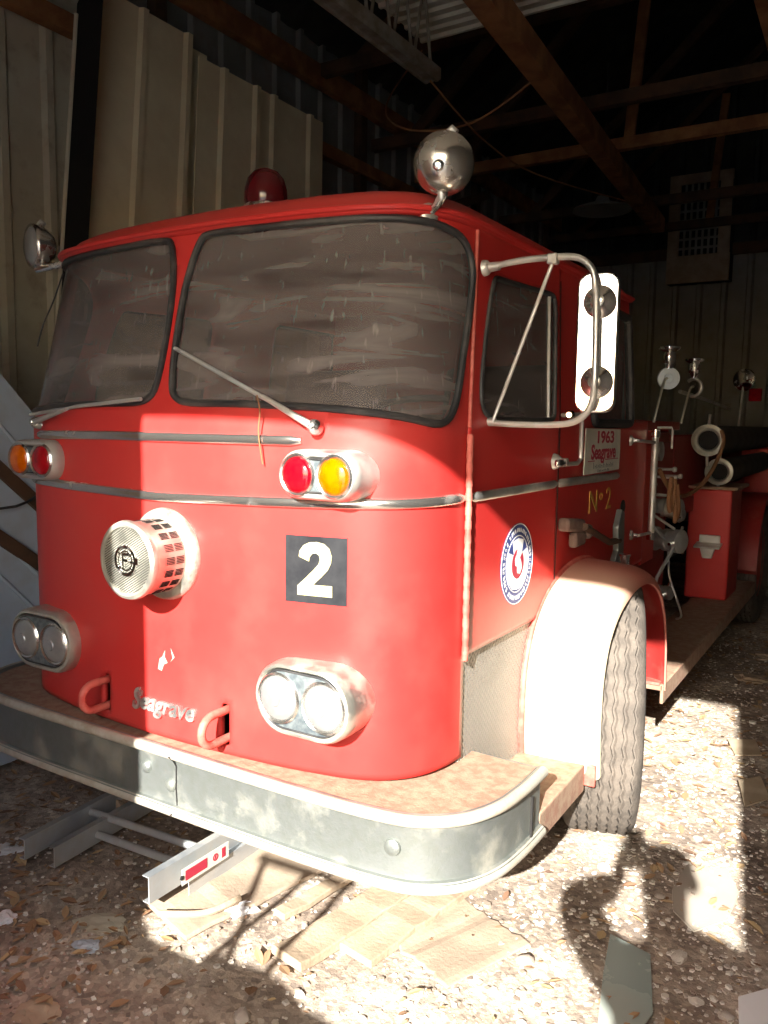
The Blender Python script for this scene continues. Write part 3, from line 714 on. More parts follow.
# folding step on the locker front
fs_ = MB().box((.925,3.885,.845),(.13,.02,.06)); fs_.box((.925,3.83,.812),(.16,.12,.014),(8,0,0)); fs_.prism([(-.05,.80),(.05,.80),(.028,.72),(-.028,.72)], lambda u,v,t: (.915+u,t,v), 3.862, 3.898)
fs_.build('folding_step', 'chrome_dull', T, bevel=.004)
# vertical grab rail with stand-offs
gx = .892
gr_ = MB().tube([(gx,2.42,1.03),(gx,2.42,1.545)], .017, 14)
rail = gr_.build('grab_rail', 'chrome_dull', T)
MB().tube([(.865,2.04,1.515),(.90,2.06,1.513),(gx,2.42,1.50)], .008, 8).build('rail_standoff', 'chrome_dull', rail)
MB().tube([(.865,2.12,1.065),(.90,2.14,1.062),(gx,2.42,1.045)], .008, 8).build('rail_standoff', 'chrome_dull', rail)
for p in ((.866,2.05,1.514),(.866,2.13,1.063)): MB().lathe([(.026,-.002),(.024,.008),(.012,.014),(.010,.03)], p, (1,.2,0), 14).build('rail_flange', 'chrome', rail)
for z in (1.03,1.545): MB().lathe([(.021,-.02),(.022,0),(.021,.02)], (gx,2.42,z), (0,0,1), 14).build('rail_collar', 'chrome', rail)
# door handle and small grab bar
h1 = MB().tube([(.872,1.10,1.616),(.91,1.08,1.616),(.925,1.13,1.618),(.930,1.145,1.60),(.930,1.15,1.46),(.925,1.13,1.442),(.905,.99,1.44)], .0085, 8)
hb = h1.build('door_grab_bar', 'chrome_dull', door)
MB().lathe([(.016,0),(.018,.02),(.01,.05)], (.91,1.08,1.616), (.2,-1,0), 12).build('bar_end', 'chrome', hb)
MB().lathe([(.03,0),(.026,.012),(.014,.03),(.014,.05)], (.872,1.03,1.45), (1,0,0), 14).build('handle_base', 'chrome_dull', hb)
MB().box((.915,.985,1.448),(.02,.13,.026),(0,0,6)).build('door_handle', 'chrome', door, bevel=.008)

# mirror on its tubular bracket
mr = empty('x'); bpy.data.objects.remove(mr)
mirb = MB().rings([[(1.172+u*.98-t*.2, .512+t+u*.2, 1.808+v) for u,v in rr((0,0), .114-ins*2, .386-ins*2, .033-ins*.5)] for t, ins in ((.018,.003),(.010,0),(-.004,0),(-.010,.002),(-.013,.006))])
mirror = mirb.build('door_mirror', 'chrome_clean', T, smooth=20)
MB().rings([[(1.172+u*.98-t*.2, .512+t+u*.2, 1.808+v) for u,v in rr((0,0), .104, .374, .03)] for t in (.018,.022)]).build('mirror_glass', 'chrome_clean', mirror)
top = smooth_poly([(.845,.47,2.035),(.95,.465,2.045),(1.06,.46,2.045),(1.13,.455,2.035),(1.170,.452,2.00),(1.180,.452,1.95),(1.182,.458,1.92),(1.184,.464,1.80),(1.186,.460,1.70),(1.186,.452,1.655),(1.170,.452,1.615),(1.13,.455,1.588),(1.06,.46,1.580),(.95,.465,1.580),(.845,.47,1.585)], 4, False)
br = MB().tube(top, .0095, 10).build('mirror_bracket', 'chrome_dull', mirror)
MB().tube([(1.055,.458,2.035),(.885,.463,1.592)], .006, 8).build('bracket_brace', 'chrome_dull', mirror)
for z in (1.920,1.700):
    MB().lathe([(.016,-.006),(.043,-.002),(.045,-.008),(.040,-.014),(.026,-.018),(.018,-.026),(.018,-.036),(.008,-.04)], (1.180,.500,z), (-.1,1,0), 24).build('mirror_pivot', 'trim', mirror)
for z in (2.035,1.585):
    MB().lathe([(.024,0),(.022,.012),(.014,.02),(.013,.05)], (.838,.47,z), (1,0,.05), 14).build('bracket_mount', 'chrome_dull', mirror)
MB().box((1.055,.458,2.040),(.03,.03,.03)).build('bracket_clamp', 'chrome_dull', mirror, bevel=.005)

# spotlights on the front pillars
def spot(sg, c, foot, face):
    c = Vector(c); d = Vector(face).normalized()
    o = MB().lathe([(.012,.072),(.036,.068),(.058,.052),(.073,.024),(.080,.0),(.0825,-.006),(.083,-.016),(.078,-.022),(.072,-.02)], c, -d if False else d, 36).build('spotlight', 'trim', T, smooth=50)
    MB().lathe([(.072,-.02),(.070,-.024),(.05,-.033),(.02,-.038),(.001,-.039)], c, d, 36).build('spotlight_lens', 'lens_clear', o, smooth=60)
    MB().lathe([(.016,.066),(.014,.08),(.009,.086),(.003,.087)], c, d, 14).build('rear_knob', 'chrome', o)
    MB().tube([c+Vector((0,.01,.078)), c+Vector((.02,.012,.092)), c+Vector((.03,.015,.080))], .009, 8).build('top_catch', 'chrome_dull', o)
    f = Vector(foot); mid = c+Vector((0,0,-.085))
    MB().tube([c+Vector((0,0,-.075)), mid, (mid+f)/2+Vector((.004*sg,0,0)), f], [.016,.014,.012,.014], 10).build('spotlight_stalk', 'chrome', o)
    MB().lathe([(.030,-.004),(.028,.006),(.016,.014)], f, (f-Vector((0,.8,2.0))).normalized(), 14).build('stalk_foot', 'chrome_dull', o)
    return o
a = S(.845,2.155,.0); spot(1, (.820,.235,2.270), a, (.18,-.55,-.20))
a = S(-.845,2.155,.0); spot(-1, (-.915,.235,2.225), a, (.3,1,.05))

# beacon on the roof
bc = (.02,.46,2.262)
bo = MB().lathe([(.085,0),(.085,.012),(.078,.02),(.074,.045),(.066,.05)], bc, (0,0,1), 32).build('beacon_base', 'chrome', T)
MB().lathe([(.070,.048),(.074,.06),(.072,.10),(.062,.135),(.042,.158),(.018,.168),(.001,.17)], bc, (0,0,1), 32).build('beacon_dome', 'beacon', bo, smooth=60)

# nozzle playpipes and horns on the pump bay
def deckpipe(y, white, h=.065):
    o = MB().tube(smooth_poly([(.86,y-.16,1.60),(.87,y-.14,1.68),(.88,y-.07,1.745+h),(.885,y,1.765+h)],4,False), .007, 8).build('deck_pipe', 'siren', T)
    if white:
        MB().lathe([(.055,-.012),(.058,0),(.055,.012),(.025,.014),(.022,.02),(.004,.02)], (.885,y,1.765+h), (.45,-1,0), 28).build('white_cap_disc', 'blue_white', o)
    else:
        MB().tube([(.885+.05*math.cos(a), y-.02*math.cos(a), 1.76+h+.05*math.sin(a)) for a in [R(-110+i*20) for i in range(13)]], .010, 8).build('open_ring', 'chrome_dull', o)
    MB().lathe([(.018,.05),(.020,.07),(.032,.085),(.034,.12),(.028,.135),(.052,.15),(.054,.16),(.02,.165)], (.885,y,1.765+h), (0,0,1), 22).build('pipe_head', 'chrome', o)
    return o
deckpipe(2.66, True); deckpipe(3.30, False, .05)
sg_ = MB().tube([(.86,5.20,1.50),(.88,5.22,1.90)], .009, 8); so = sg_.build('rear_spot_stalk', 'chrome_dull', T)
MB().lathe([(.02,.07),(.07,.045),(.088,0),(.084,-.02),(.05,-.03),(.002,-.034)], (.885,5.24,1.955), (.3,1,0), 26).build('rear_spotlight', 'chrome', so)
MB().box((.89,5.85,1.86),(.10,.05,.11)).build('rear_red_lamp', 'lens_red', T, bevel=.01)
MB().tube([(.80,3.35,1.79),(.82,4.0,1.765),(.84,4.9,1.72)], .012, 8).build('bed_handrail', 'chrome_dull', T)

# ------------------------------------------------------------------ loose things on the engine
# magnetic door sign
V = [(-.24,-.09),(.24,-.085),(.235,.085),(-.235,.088)]
sign = fillbuild([(-.245,-.092),(.24,-.088),(.245,.0),(.24,.086),(-.235,.090),(-.24,0)], onS(2.315,1.478,.012), 0, .004, 'door_sign', 'signwhite', None)
tag(sign, 'white magnetic sign with red lettering stuck on the cab side below the mirror', 'sign')
vs, fs = text2d('1963', .068, 0, .0016, 1.9); solid2d(MB(), vs, fs, onS(2.335,1.530,.012), .004, .0052).build('sign_year', 'signred', sign, smooth=0)
vs, fs = text2d('Seagrave', .082, 0, .0022, 1.18); solid2d(MB(), vs, fs, onS(2.32,1.470,.012), .004, .0052).build('sign_name', 'signred', sign, smooth=0)
ln = MB(); solid2d(ln, [(-.21,-.002),(-.12,-.002),(-.12,.001),(-.21,.001)], [(0,1,2,3)], onS(2.32,1.438,.012), .004, .005)
solid2d(ln, [(.02,-.002),(.21,-.002),(.21,.001),(.02,.001)], [(0,1,2,3)], onS(2.32,1.440,.012), .004, .005); ln.build('sign_rule', 'signred', sign, smooth=0)
sm = MB(); r2 = random.Random(3)                # two lines of worn small print
for row, (z0, n, h, w) in enumerate(((1.418,15,.024,.27),(1.396,9,.013,.15))):
    for k in range(n):
        u = -w/2+w*k/(n-1); hh = h*(1 if k in (0,7) else r2.uniform(.5,.85))
        solid2d(sm, [(u,-h/2),(u+.0055,-h/2),(u+.0045,-h/2+hh),(u-.001,-h/2+hh)], [(0,1,2,3)], onS(2.32,z0,.012), .004, .005)
        if k % 2: solid2d(sm, [(u,-h/2+hh*.5),(u+.013,-h/2+hh*.5),(u+.013,-h/2+hh*.5+.003),(u,-h/2+hh*.5+.003)], [(0,1,2,3)], onS(2.32,z0,.012), .004, .005)
sm.build('sign_small_print', 'signgrey', sign, smooth=0, kind='stuff')
# axe carried on the cab side
axe = MB().tube([(.915,1.26,1.195),(.918,1.40,1.155),(.92,1.60,1.095),(.922,1.72,1.09)], [.020,.017,.018,.018], 10, flat=.75).build('fire_axe', 'wood_dark', None)
tag(axe, 'fire axe with brown handle carried flat on the cab side above the front wheel', 'axe')
hd = [(1.67,1.15),(1.72,1.225),(1.76,1.21),(1.77,1.12),(1.77,1.03),(1.80,.985),(1.62,.985),(1.69,1.05),(1.68,1.10)]
MB().prism(hd, lambda u,v,t: (.922+t,u,v), -.013, .013).build('axe_head', 'bumper', axe, bevel=.004)
bk = MB().box((.890,1.20,1.205),(.045,.20,.05),(-6,0,0)); bk.box((.890,1.27,1.145),(.035,.12,.06)); bk.lathe([(.030,0),(.030,.045)],(.872,1.36,1.165),(1,0,0),14); bk.build('axe_bracket', 'bracket', T, bevel=.012)

def loose(o, label, cat, group=None, kind=None): return tag(o, label, cat, group, kind)
def suction(y0, y1, x, z, r_, label, m='hose', ring=True):
    pts = [(x+.004*math.sin(i), y0+(y1-y0)*i/60, z) for i in range(61)]
    rad = [r_*(1+.035*(i % 2)) for i in range(61)]
    o = MB().tube(pts, rad, 22).build('suction_hose', m, None, smooth=60); loose(o, label, 'hose')
    if ring:
        MB().lathe([(r_*.66,.01),(r_*1.02,.0),(r_*1.10,-.008),(r_*1.10,-.03),(r_*.86,-.036),(r_*.72,-.03),(r_*.66,-.012)], (x,y0,z), (0,1,0), 36, closed=True).build('hose_coupling', 'siren', o)
        MB().lathe([(r_*.7,-.012),(.001,-.010)], (x,y0,z), (0,1,0), 24).build('hose_mouth', 'dark', o)
        for a in (90,-90): MB().tube([(x+r_*1.08*math.cos(R(a)),y0-.02,z+r_*1.08*math.sin(R(a))),(x+r_*1.08*math.cos(R(a))+.005,y0-.03,z+(r_*1.08+.065)*math.sin(R(a)))], .010, 8).build('coupling_lug', 'chrome_dull', o)
    return o
suction(3.76, 6.8, .905, 1.497, .092, 'upper dark suction hose with open metal coupling along the side of the engine')
suction(3.95, 6.9, .95, 1.290, .080, 'lower dark suction hose resting on the locker top beneath the open-mouthed one')
# rope hanging over the controls
for i, (pts, r_, lb) in enumerate((
    ([(.90,2.50,1.36),(.92,2.60,1.28),(.93,2.75,1.22),(.94,3.0,1.20),(.96,3.3,1.24),(.99,3.5,1.34),(1.01,3.66,1.48),(.99,3.70,1.56)], .012, 'orange-brown rope looped from the controls up round the hose coupling'),
    ([(.94,2.60,1.31),(.955,2.62,1.22),(.97,2.60,1.12),(.96,2.64,1.09),(.965,2.68,1.14),(.955,2.66,1.28)], .013, 'knotted tassel of orange-brown rope hanging by the grab rail'),
    ([(.95,2.56,1.32),(.95,2.52,1.22),(.955,2.53,1.15),(.96,2.58,1.2),(.955,2.61,1.31)], .012, 'short loose loop of brown rope behind the grab rail'))):
    o = MB().tube(smooth_poly(pts,6,False), r_, 8).build('rope', 'rope', None); loose(o, lb, 'rope')
o = MB().tube([(.97,2.38,.505),(.985,2.26,.509),(1.02,2.08,.512)], [.012,.013,.017], 8).build('tool_handle', 'yellow', None); loose(o, 'yellow-brown tool handle lying on the running board behind the mudguard', 'tool handle')
# string caught on the wiper
sp = S(.40,1.64,.045)
o = MB().tube(smooth_poly([sp, S(.405,1.60,.03), S(.40,1.55,.02), S(.405,1.50,.018), S(.41,1.46,.014)],4,False), .0022, 5).build('string', 'rope', None); loose(o, 'thin brown string dangling from the wiper arm', 'string')
o = MB().tube(smooth_poly([S(-.66,2.08,.02), S(-.67,1.98,.03), S(-.70,1.9,.04), S(-.70,1.82,.045)],4,False), [.003]*13, 6).build('hanging_strap','black',None); loose(o, 'frayed black strip hanging beside the far windscreen edge', 'strap')

# ------------------------------------------------------------------ the shed
def ribbed(y0, y1, fn, z0, z1, pitch=.30, rib=.035, w=.045, name='wall', m='wall', flat=.11):
    prof = []; y = y0
    while y < y1-1e-6:
        prof += [(y,0),(min(y+pitch-2*w,y1),0)]
        if y+pitch <= y1+.01: prof += [(y+pitch-1.6*w,rib),(y+pitch-.6*w,rib)]
        y += pitch
    prof.append((y1,0))
    mb = MB()
    for a, b_ in zip(prof, prof[1:]):
        if b_[0]-a[0] < 1e-5: continue
        o = len(mb.v); mb.v += [fn(a[0],z0,a[1]), fn(b_[0],z0,b_[1]), fn(b_[0],z1,b_[1]), fn(a[0],z1,a[1])]; mb.f.append((o,o+1,o+2,o+3))
    return mb
LX, RX, BY, FY = -2.4, 3.3, 9.6, -2.45
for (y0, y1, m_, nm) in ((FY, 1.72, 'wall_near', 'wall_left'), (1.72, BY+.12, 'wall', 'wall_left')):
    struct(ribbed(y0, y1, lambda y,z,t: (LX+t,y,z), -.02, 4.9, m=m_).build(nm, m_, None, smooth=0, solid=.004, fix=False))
struct(ribbed(LX, RX, lambda x,z,t: (x,BY-t,z), -.02, 3.78, pitch=.30).build('wall_back', 'wall', None, smooth=0, solid=.004, fix=False))
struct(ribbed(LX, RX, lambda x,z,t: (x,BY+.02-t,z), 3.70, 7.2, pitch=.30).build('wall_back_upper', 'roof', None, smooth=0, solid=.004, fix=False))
struct(ribbed(FY, BY, lambda y,z,t: (RX-t,y,z), -.02, 4.9).build('wall_right', 'wall', None, smooth=0, solid=.004, fix=False))
# front wall with the door gap the sun comes through
GX0, GX1, GZ = .515, 2.13, 2.86
struct(ribbed(LX, GX0, lambda x,z,t: (x,FY+t,z), -.02, 6.4).build('wall_front', 'palesheet', None, smooth=0, solid=.004, fix=False))
struct(ribbed(GX1, RX, lambda x,z,t: (x+.165*z*(RX-x)/(RX-GX1),FY+t,z), -.02, 6.4).build('wall_front', 'palesheet', None, smooth=0, solid=.004, fix=False))
struct(ribbed(GX0, RX-.02, lambda x,z,t: (x,FY-.012+t,z), GZ, 6.4).build('wall_front', 'palesheet', None, smooth=0, solid=.004, fix=False))
fr = MB(); fr.box((GX0-.05,FY-.02,1.42),(.10,.10,2.88)); fr.box((GX1+.05+.235,FY-.02,1.42),(.10,.10,2.90),(0,9.37,0)); fr.box((1.55,FY-.02,GZ+.06),(2.5,.10,.12)); struct(fr.build('door_frame_trim', 'wood_old', None, bevel=.004))
# roof
cx_ = (LX+RX)/2
for a, b_ in ((LX,cx_),(RX,cx_)):
    mb = MB(); n = 60; vs = []
    for i in range(n+1):
        y = FY-.2+(BY+.5-FY)*i/n; dz = .02 if i % 2 else 0
        vs += [(a,y,4.7+dz),(b_,y,6.4+dz)]
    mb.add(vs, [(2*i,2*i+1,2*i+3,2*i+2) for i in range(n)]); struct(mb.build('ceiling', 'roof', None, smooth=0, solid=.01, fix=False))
# pale sheets laid over the front bay
pp_ = ribbed(FY, 3.06, lambda y,z,t: (z,y,4.02-t), -.84, 2.2, pitch=.10, rib=.02, w=.022)
struct(pp_.build('trim_pale_sheeting', 'palesheet', None, smooth=0, solid=.004, fix=False))
# timber framing
def beam(p, q_, w, h, name='trim_beam', m='wood_old'):
    p = Vector(p); q_ = Vector(q_); d = (q_-p); l = d.length; d.normalize()
    rot = d.to_track_quat('Y','Z').to_matrix()
    mb = MB().box((0,0,0),(w,l,h)); mb.v = [tuple(rot @ Vector(v)+(p+q_)/2) for v in mb.v]
    return struct(mb.build(name, m, None, smooth=0, bevel=.004))
beam((-2.32,FY,3.84),(-2.32,BY,3.84), .08,.11)
beam((-2.28,FY,4.38),(-2.28,BY,4.38), .07,.17, m='wood_old')
beam((.165,1.0,3.62),(-.27,7.0,3.62), .12,.14, m='wood_old')
beam((1.10,3.3,4.10),(1.0,9.4,4.10), .10,.14, m='wood_old')
for y, z, m_ in ((3.9,4.42,'wood_dark'),(4.75,4.08,'wood_dark'),(5.55,4.0,'wood_old'),(7.6,4.02,'wood_dark'),(9.2,4.1,'wood_dark')):
    beam((LX+.1,y,z),(RX-.1,y,z), .08,.10, m=m_)
    beam((-1.9,y,z),(.45,y,6.2), .06,.10, m='wood_dark'); beam((2.8,y,z),(.45,y,6.2), .06,.10, m='wood_dark')
    for x in (((-.50,.30) if y < 4 else (-.2,)) if y not in (4.75,7.6) else ()): beam((x,y,z),(x+.12,y,5.6), .05,.09, m='wood_old')
for y in (2.2,4.6,7.0,9.3): beam((-2.34,y,0),(-2.34,y,4.7), .08,.10, m='wood_dark')
beam((-2.30,4.2,3.1),(-1.9,6.4,4.0), .05,.09, m='wood_dark')
beam((LX,BY-.08,3.82),(RX,BY-.08,3.82), .06,.14, m='wood_dark')
# open-web steel joist above the cab
j = MB()
a, b_ = Vector((-.56,.6,3.60)), Vector((-.565,2.68,3.60))
j.box((-.5625,1.64,3.60),(.10,2.1,.012)); j.box((-.515,1.64,3.63),(.010,2.1,.06))
for dx in (-.035,.035): j.tube([a+Vector((dx,0,0)), b_+Vector((dx,0,0))], .018, 6); j.tube([a+Vector((dx,0,.5)), b_+Vector((dx,0,.5))], .018, 6)
k = 9
for i in range(k):
    p0 = a.lerp(b_, i/k); p1 = a.lerp(b_, (i+.5)/k); p2 = a.lerp(b_, (i+1)/k); j.tube([p0, p1+Vector((0,0,.5)), p2], .010, 6)
struct(j.build('trim_steel_joist', 'joist', None, smooth=30))

# back-wall vent unit
vx0, vx1, vz0, vz1, vy = -.72, .04, 3.42, 4.74, BY-.25
root = MB().box(((vx0+vx1)/2, vy+.12, (vz0+vz1)/2), (vx1-vx0, .24, vz1-vz0)).build('vent_unit', 'dark', None)
tag(root, 'dark grilled vent unit in a brown wooden frame high on the back wall', 'vent')
fr = MB()
for x in (vx0+.07, vx1-.08): fr.box((x,vy-.01,(vz0+vz1)/2),(.14,.05,vz1-vz0))
fr.box(((vx0+vx1)/2,vy-.012,vz1-.05),(vx1-vx0,.05,.12)); fr.box(((vx0+vx1)/2,vy-.012,vz0+.16),(vx1-vx0,.05,.34)); fr.build('vent_frame', 'plank', root, bevel=.006)
g = MB()
for i in range(6): g.box((vx0+.20+i*.074, vy-.004, (vz0+vz1)/2+.10),(.028,.012,.92))
for i in range(8): g.box(((vx0+vx1)/2, vy-.006, vz0+.42+i*.115),(.50,.012,.028))
g.build('vent_grille', 'wall', root)
# pendant lamp shade, wires
pl = MB().lathe([(.02,.12),(.05,.11),(.07,.06),(.26,.0),(.27,-.02),(.25,-.015),(.06,.04)], (-.55,6.0,3.60), (0,0,1), 28).build('pendant_lamp', 'wall', None)
tag(pl, 'wide metal lamp shade hanging unlit among the rafters', 'lamp'); MB().tube([(-.55,6.0,3.7),(-.55,6.0,4.9)], .006, 6).build('lamp_cord', 'black', pl)
w_ = MB().tube(smooth_poly([(-1.3,3.85,4.36),(-1.2,3.2,3.75),(-.75,2.7,3.36),(-.35,2.8,3.36),(.05,2.9,3.60)],8,False), .006, 6).build('electric_wire', 'wood_old', None)
tag(w_, 'brown electric wire sagging up to the angled roof timber', 'wire')
w_ = MB().tube(smooth_poly([(-.565,2.66,3.59),(-.5,3.3,3.42),(-.45,4.2,3.42),(-.22,6.0,3.60)],8,False), .006, 6).build('electric_wire', 'wood_old', None)
tag(w_, 'thin brown wire running back through the trusses towards the vent', 'wire')

# ------------------------------------------------------------------ sheets stood against the left wall
def leansheet(y0, y1, z1, dx, m, name, label, cat, ribs=(), slope=0., xb=-1.62, xt=-2.16, edge=None):
    # bottom on the ground at xb, top against the wall framing at xt
    H = 4.05
    def fn(y, zz, t):
        z = zz; k = z/H; return (xb+(xt-xb)*k+dx+t, y+.2*(z-2.55), z)
    prof = []; y = y0
    mb = MB(); ys = [y0]; 
    P_ = [(y0,0)]
    for y in ribs: P_ += [(y-.036,0),(y-.02,.03),(y+.02,.03),(y+.036,0)]
    P_.append((y1,0))
    for a, b_ in zip(P_, P_[1:]):
        za = z1+slope*(a[0]-y0); zb = z1+slope*(b_[0]-y0); o = len(mb.v)
        mb.v += [fn(a[0],0,a[1]), fn(b_[0],0,b_[1]), fn(b_[0],zb,b_[1]), fn(a[0],za,a[1])]; mb.f.append((o,o+1,o+2,o+3))
    o = mb.build(name, m, None, smooth=0, solid=.008, fix=False)
    tag(o, label, cat); return o
leansheet(1.17, 2.035, 4.06, 0, 'sheet', 'roofing_sheet', 'tallest cream ribbed metal sheet leaning on the left wall, beside the black gap-shade board', 'metal sheet', (1.62,1.99))
leansheet(2.0, 2.22, 4.02, -.05, 'sheet', 'roofing_sheet', 'narrow cream metal sheet just showing above and behind the tallest one', 'metal sheet')
leansheet(2.04, 2.64, 3.92, .06, 'sheet', 'roofing_sheet', 'middle cream ribbed metal sheet with a stepped-down top, left of the roof beacon', 'metal sheet', (2.27,2.60))
leansheet(2.60, 3.48, 3.96, .0, 'sheet', 'roofing_sheet', 'rear cream ribbed metal sheet behind the roof beacon, ending at the dark corner', 'metal sheet', (2.86,3.30))
# black board put in for the shade of a dark gap, with a pale edge
P = lambda y, z: (-1.80-.05*z/4, y+.115*(z-2.44), z)
bd = MB(); bd.rings([[P(1.05,0),P(1.20,0),P(1.20,4.1),P(1.05,3.72)], [tuple(Vector(v)+Vector((-.012,0,0))) for v in (P(1.05,0),P(1.20,0),P(1.20,4.1),P(1.05,3.72))]])
bdo = bd.build('gap_shade_board', 'dark', None, smooth=0); tag(bdo, 'tall black board with a thin pale edge, put in for the shade between the wall and the sheets', 'board')
MB().tube([P(1.04,0),P(1.04,3.66)], .011, 6).build('board_edging', 'wall_near', bdo)
# pale sheet and brown battens stacked low on the left
sx = -1.42
ws_ = MB()
for k in range(6):
    u0 = -.9+k*.34
    def gp(u, w, t=0.): 
        a = R(-50); return (sx+t, .30+u*math.cos(a)-w*math.sin(a)*-1*1.0, 1.95+u*math.sin(a)-w*math.cos(a))
top_e = [(-.7,3.05),(1.0,1.05)]
quad = [(-.9,3.2),(1.02,1.08),(1.15,.02),(-.9,.02)]
ws_.prism(quad, lambda u,v,t: (sx+t,u,v), -.006, .006); o = ws_.build('slanting_sheet', 'blue_white', None, smooth=0); tag(o, 'pale blue-white metal sheet with a slanting top edge low on the left wall', 'metal sheet')
rb_ = MB()
for k in (0.16,.5,.62): rb_.tube([(sx+.008,-.9,3.2-k*1.5),(sx+.008,1.05,1.05-k*1.5+.0)], .010, 6)
rb_.build('sheet_rib', 'blue_white', o)
for (a, b_, lb) in (((.28,1.44),(.80,.96),'upper dark brown batten slanting across the pale sheet beside the marker lamps'),((.22,1.10),(.80,.72),'lower dark brown batten slanting across the pale sheet beside the cab')):
    p0 = Vector((sx+.008,a[0]-.4,a[1]+.36)); p1 = Vector((sx+.008,b_[0],b_[1])); d = (p1-p0).normalized(); n_ = Vector((0,-d.z,d.y))*.028
    m_ = MB(); m_.rings([[p0+n_,p0-n_,p0-n_+Vector((.022,0,0)),p0+n_+Vector((.022,0,0))],[p1+n_,p1-n_,p1-n_+Vector((.022,0,0)),p1+n_+Vector((.022,0,0))]]); tag(m_.build('batten','wood_dark',None,smooth=0), lb, 'batten')
o = MB().tube(smooth_poly([(sx+.05,.1,1.20),(sx+.05,.42,1.19),(sx+.05,.62,1.28),(sx+.05,.8,1.33)],4,False), .006, 6).build('loose_wire','black',None); tag(o, 'thin black wire looping over the pale sheet between the two battens', 'wire')

# ------------------------------------------------------------------ ground
from mathutils import noise as mn
def gh(x, y):
    v = Vector((x,y,0)); h = .012*mn.noise(v*2.3)+.008*mn.noise(v*7)+.005*mn.noise(v*19)
    if x > 1.25 and y > 1.8: h += .02*min(1,(x-1.25))
    return h-.006
gx0, gx1, gy0, gy1, st = -2.5, 3.4, FY-.2, 9.8, .035
nx = int((gx1-gx0)/st); ny = int((gy1-gy0)/st); mb = MB()
for j_ in range(ny+1):
    for i in range(nx+1):
        x = gx0+(gx1-gx0)*i/nx; y = gy0+(gy1-gy0)*j_/ny; mb.v.append((x,y,gh(x,y)))
for j_ in range(ny):
    for i in range(nx): a = j_*(nx+1)+i; mb.f.append((a,a+1,a+nx+2,a+nx+1))
def dirt():
    m = mat('dirt_floor', (.4,.3,.2), .95, bump=.7, bscale=45, bdet=10)
    nt = m.node_tree; N = nt.nodes; L = nt.links; b = N['Principled BSDF']; tc = N.new('ShaderNodeTexCoord')
    n1 = N.new('ShaderNodeTexNoise'); n1.inputs['Scale'].default_value = 2.2; n1.inputs['Detail'].default_value = 10; n1.inputs['Roughness'].default_value = .7
    r = N.new('ShaderNodeValToRGB'); e = r.color_ramp.elements; e[0].position = .3; e[0].color = (.18,.14,.115,1); e[1].position = .72; e[1].color = (.68,.62,.53,1)
    x = e.new(.5); x.color = (.38,.315,.26,1)
    L.new(tc.outputs['Object'], n1.inputs[0]); L.new(n1.outputs[0], r.inputs[0])
    v = N.new('ShaderNodeTexVoronoi'); v.inputs['Scale'].default_value = 55; L.new(tc.outputs['Object'], v.inputs['Vector'])
    rr_ = N.new('ShaderNodeValToRGB'); q_ = rr_.color_ramp.elements; q_[0].position = .0; q_[0].color = (.55,.52,.5,1); q_[1].position = 1.; q_[1].color = (1.35,1.3,1.2,1)
    sp_ = N.new('ShaderNodeSeparateColor'); L.new(v.outputs['Color'], sp_.inputs[0]); L.new(sp_.outputs[0], rr_.inputs[0])
    mx = N.new('ShaderNodeMix'); mx.data_type = 'RGBA'; mx.blend_type = 'MULTIPLY'; mx.inputs[0].default_value = .8
    L.new(r.outputs[0], mx.inputs[6]); L.new(rr_.outputs[0], mx.inputs[7]); L.new(mx.outputs[2], b.inputs['Base Color']); return m
M['dirt'] = dirt()
struct(mb.build('floor', 'dirt', None, smooth=180, fix=False))
# yard outside the doorway
M['yard'] = mat('yard_gravel', (.40,.415,.42), .95, var=(.34,.35,.35), vscale=.6)
yd = MB().add([(-30,-40,-.03),(30,-40,-.03),(30,FY-.15,-.03),(-30,FY-.15,-.03)], [(0,1,2,3)]).build('floor_yard', 'yard', None, smooth=0, fix=False); struct(yd)

# loose gravel and litter: uncountable, one object each
def chip(mb, c, r_, rg, flat=.6):
    a = rg.uniform(0,6.3); k = rg.choice((4,5,6)); o = len(mb.v); tilt = rg.uniform(-.5,.5)
    pts = []
    for lv, s_ in ((-.4,.8),(.35,.75)):
        for i in range(k):
            t = a+2*PI*i/k; rr_ = r_*s_*rg.uniform(.75,1.15); x = rr_*math.cos(t); y = rr_*math.sin(t)*rg.uniform(.8,1); pts.append((c[0]+x, c[1]+y, c[2]+r_*flat*lv+x*tilt*.5))
    mb.v += pts
    mb.f.append(tuple(o+k+i for i in range(k)))
    for i in range(k): mb.f.append((o+i,o+(i+1)%k,o+k+(i+1)%k,o+k+i))
rg = random.Random(11); gv = MB()
def dens(x, y):   # crushed stone is thickest beside and in front of the wheel
    return .30+.7*max(0, min(1,(x-.75)/.35)) if y < 2.6 else .5
n = 0
while n < 26000:
    t = rg.random(); y = -.9+6.0*rg.random()**1.7; x = rg.uniform(-1.6,2.6)
    if y > 0 and x < -.9+y*.0: continue
    if rg.random() > dens(x,y): continue
    r_ = .004+.011*rg.random()**2.5
    if rg.random() < .02: r_ *= 1.8
    chip(gv, (x,y,gh(x,y)+r_*.2), r_, rg); n += 1
tag(gv.build('gravel', 'gravel', None, smooth=0, fix=False), 'crushed pale and brown gravel strewn over the dirt floor', 'gravel', kind='stuff')
lf = MB(); n = 0
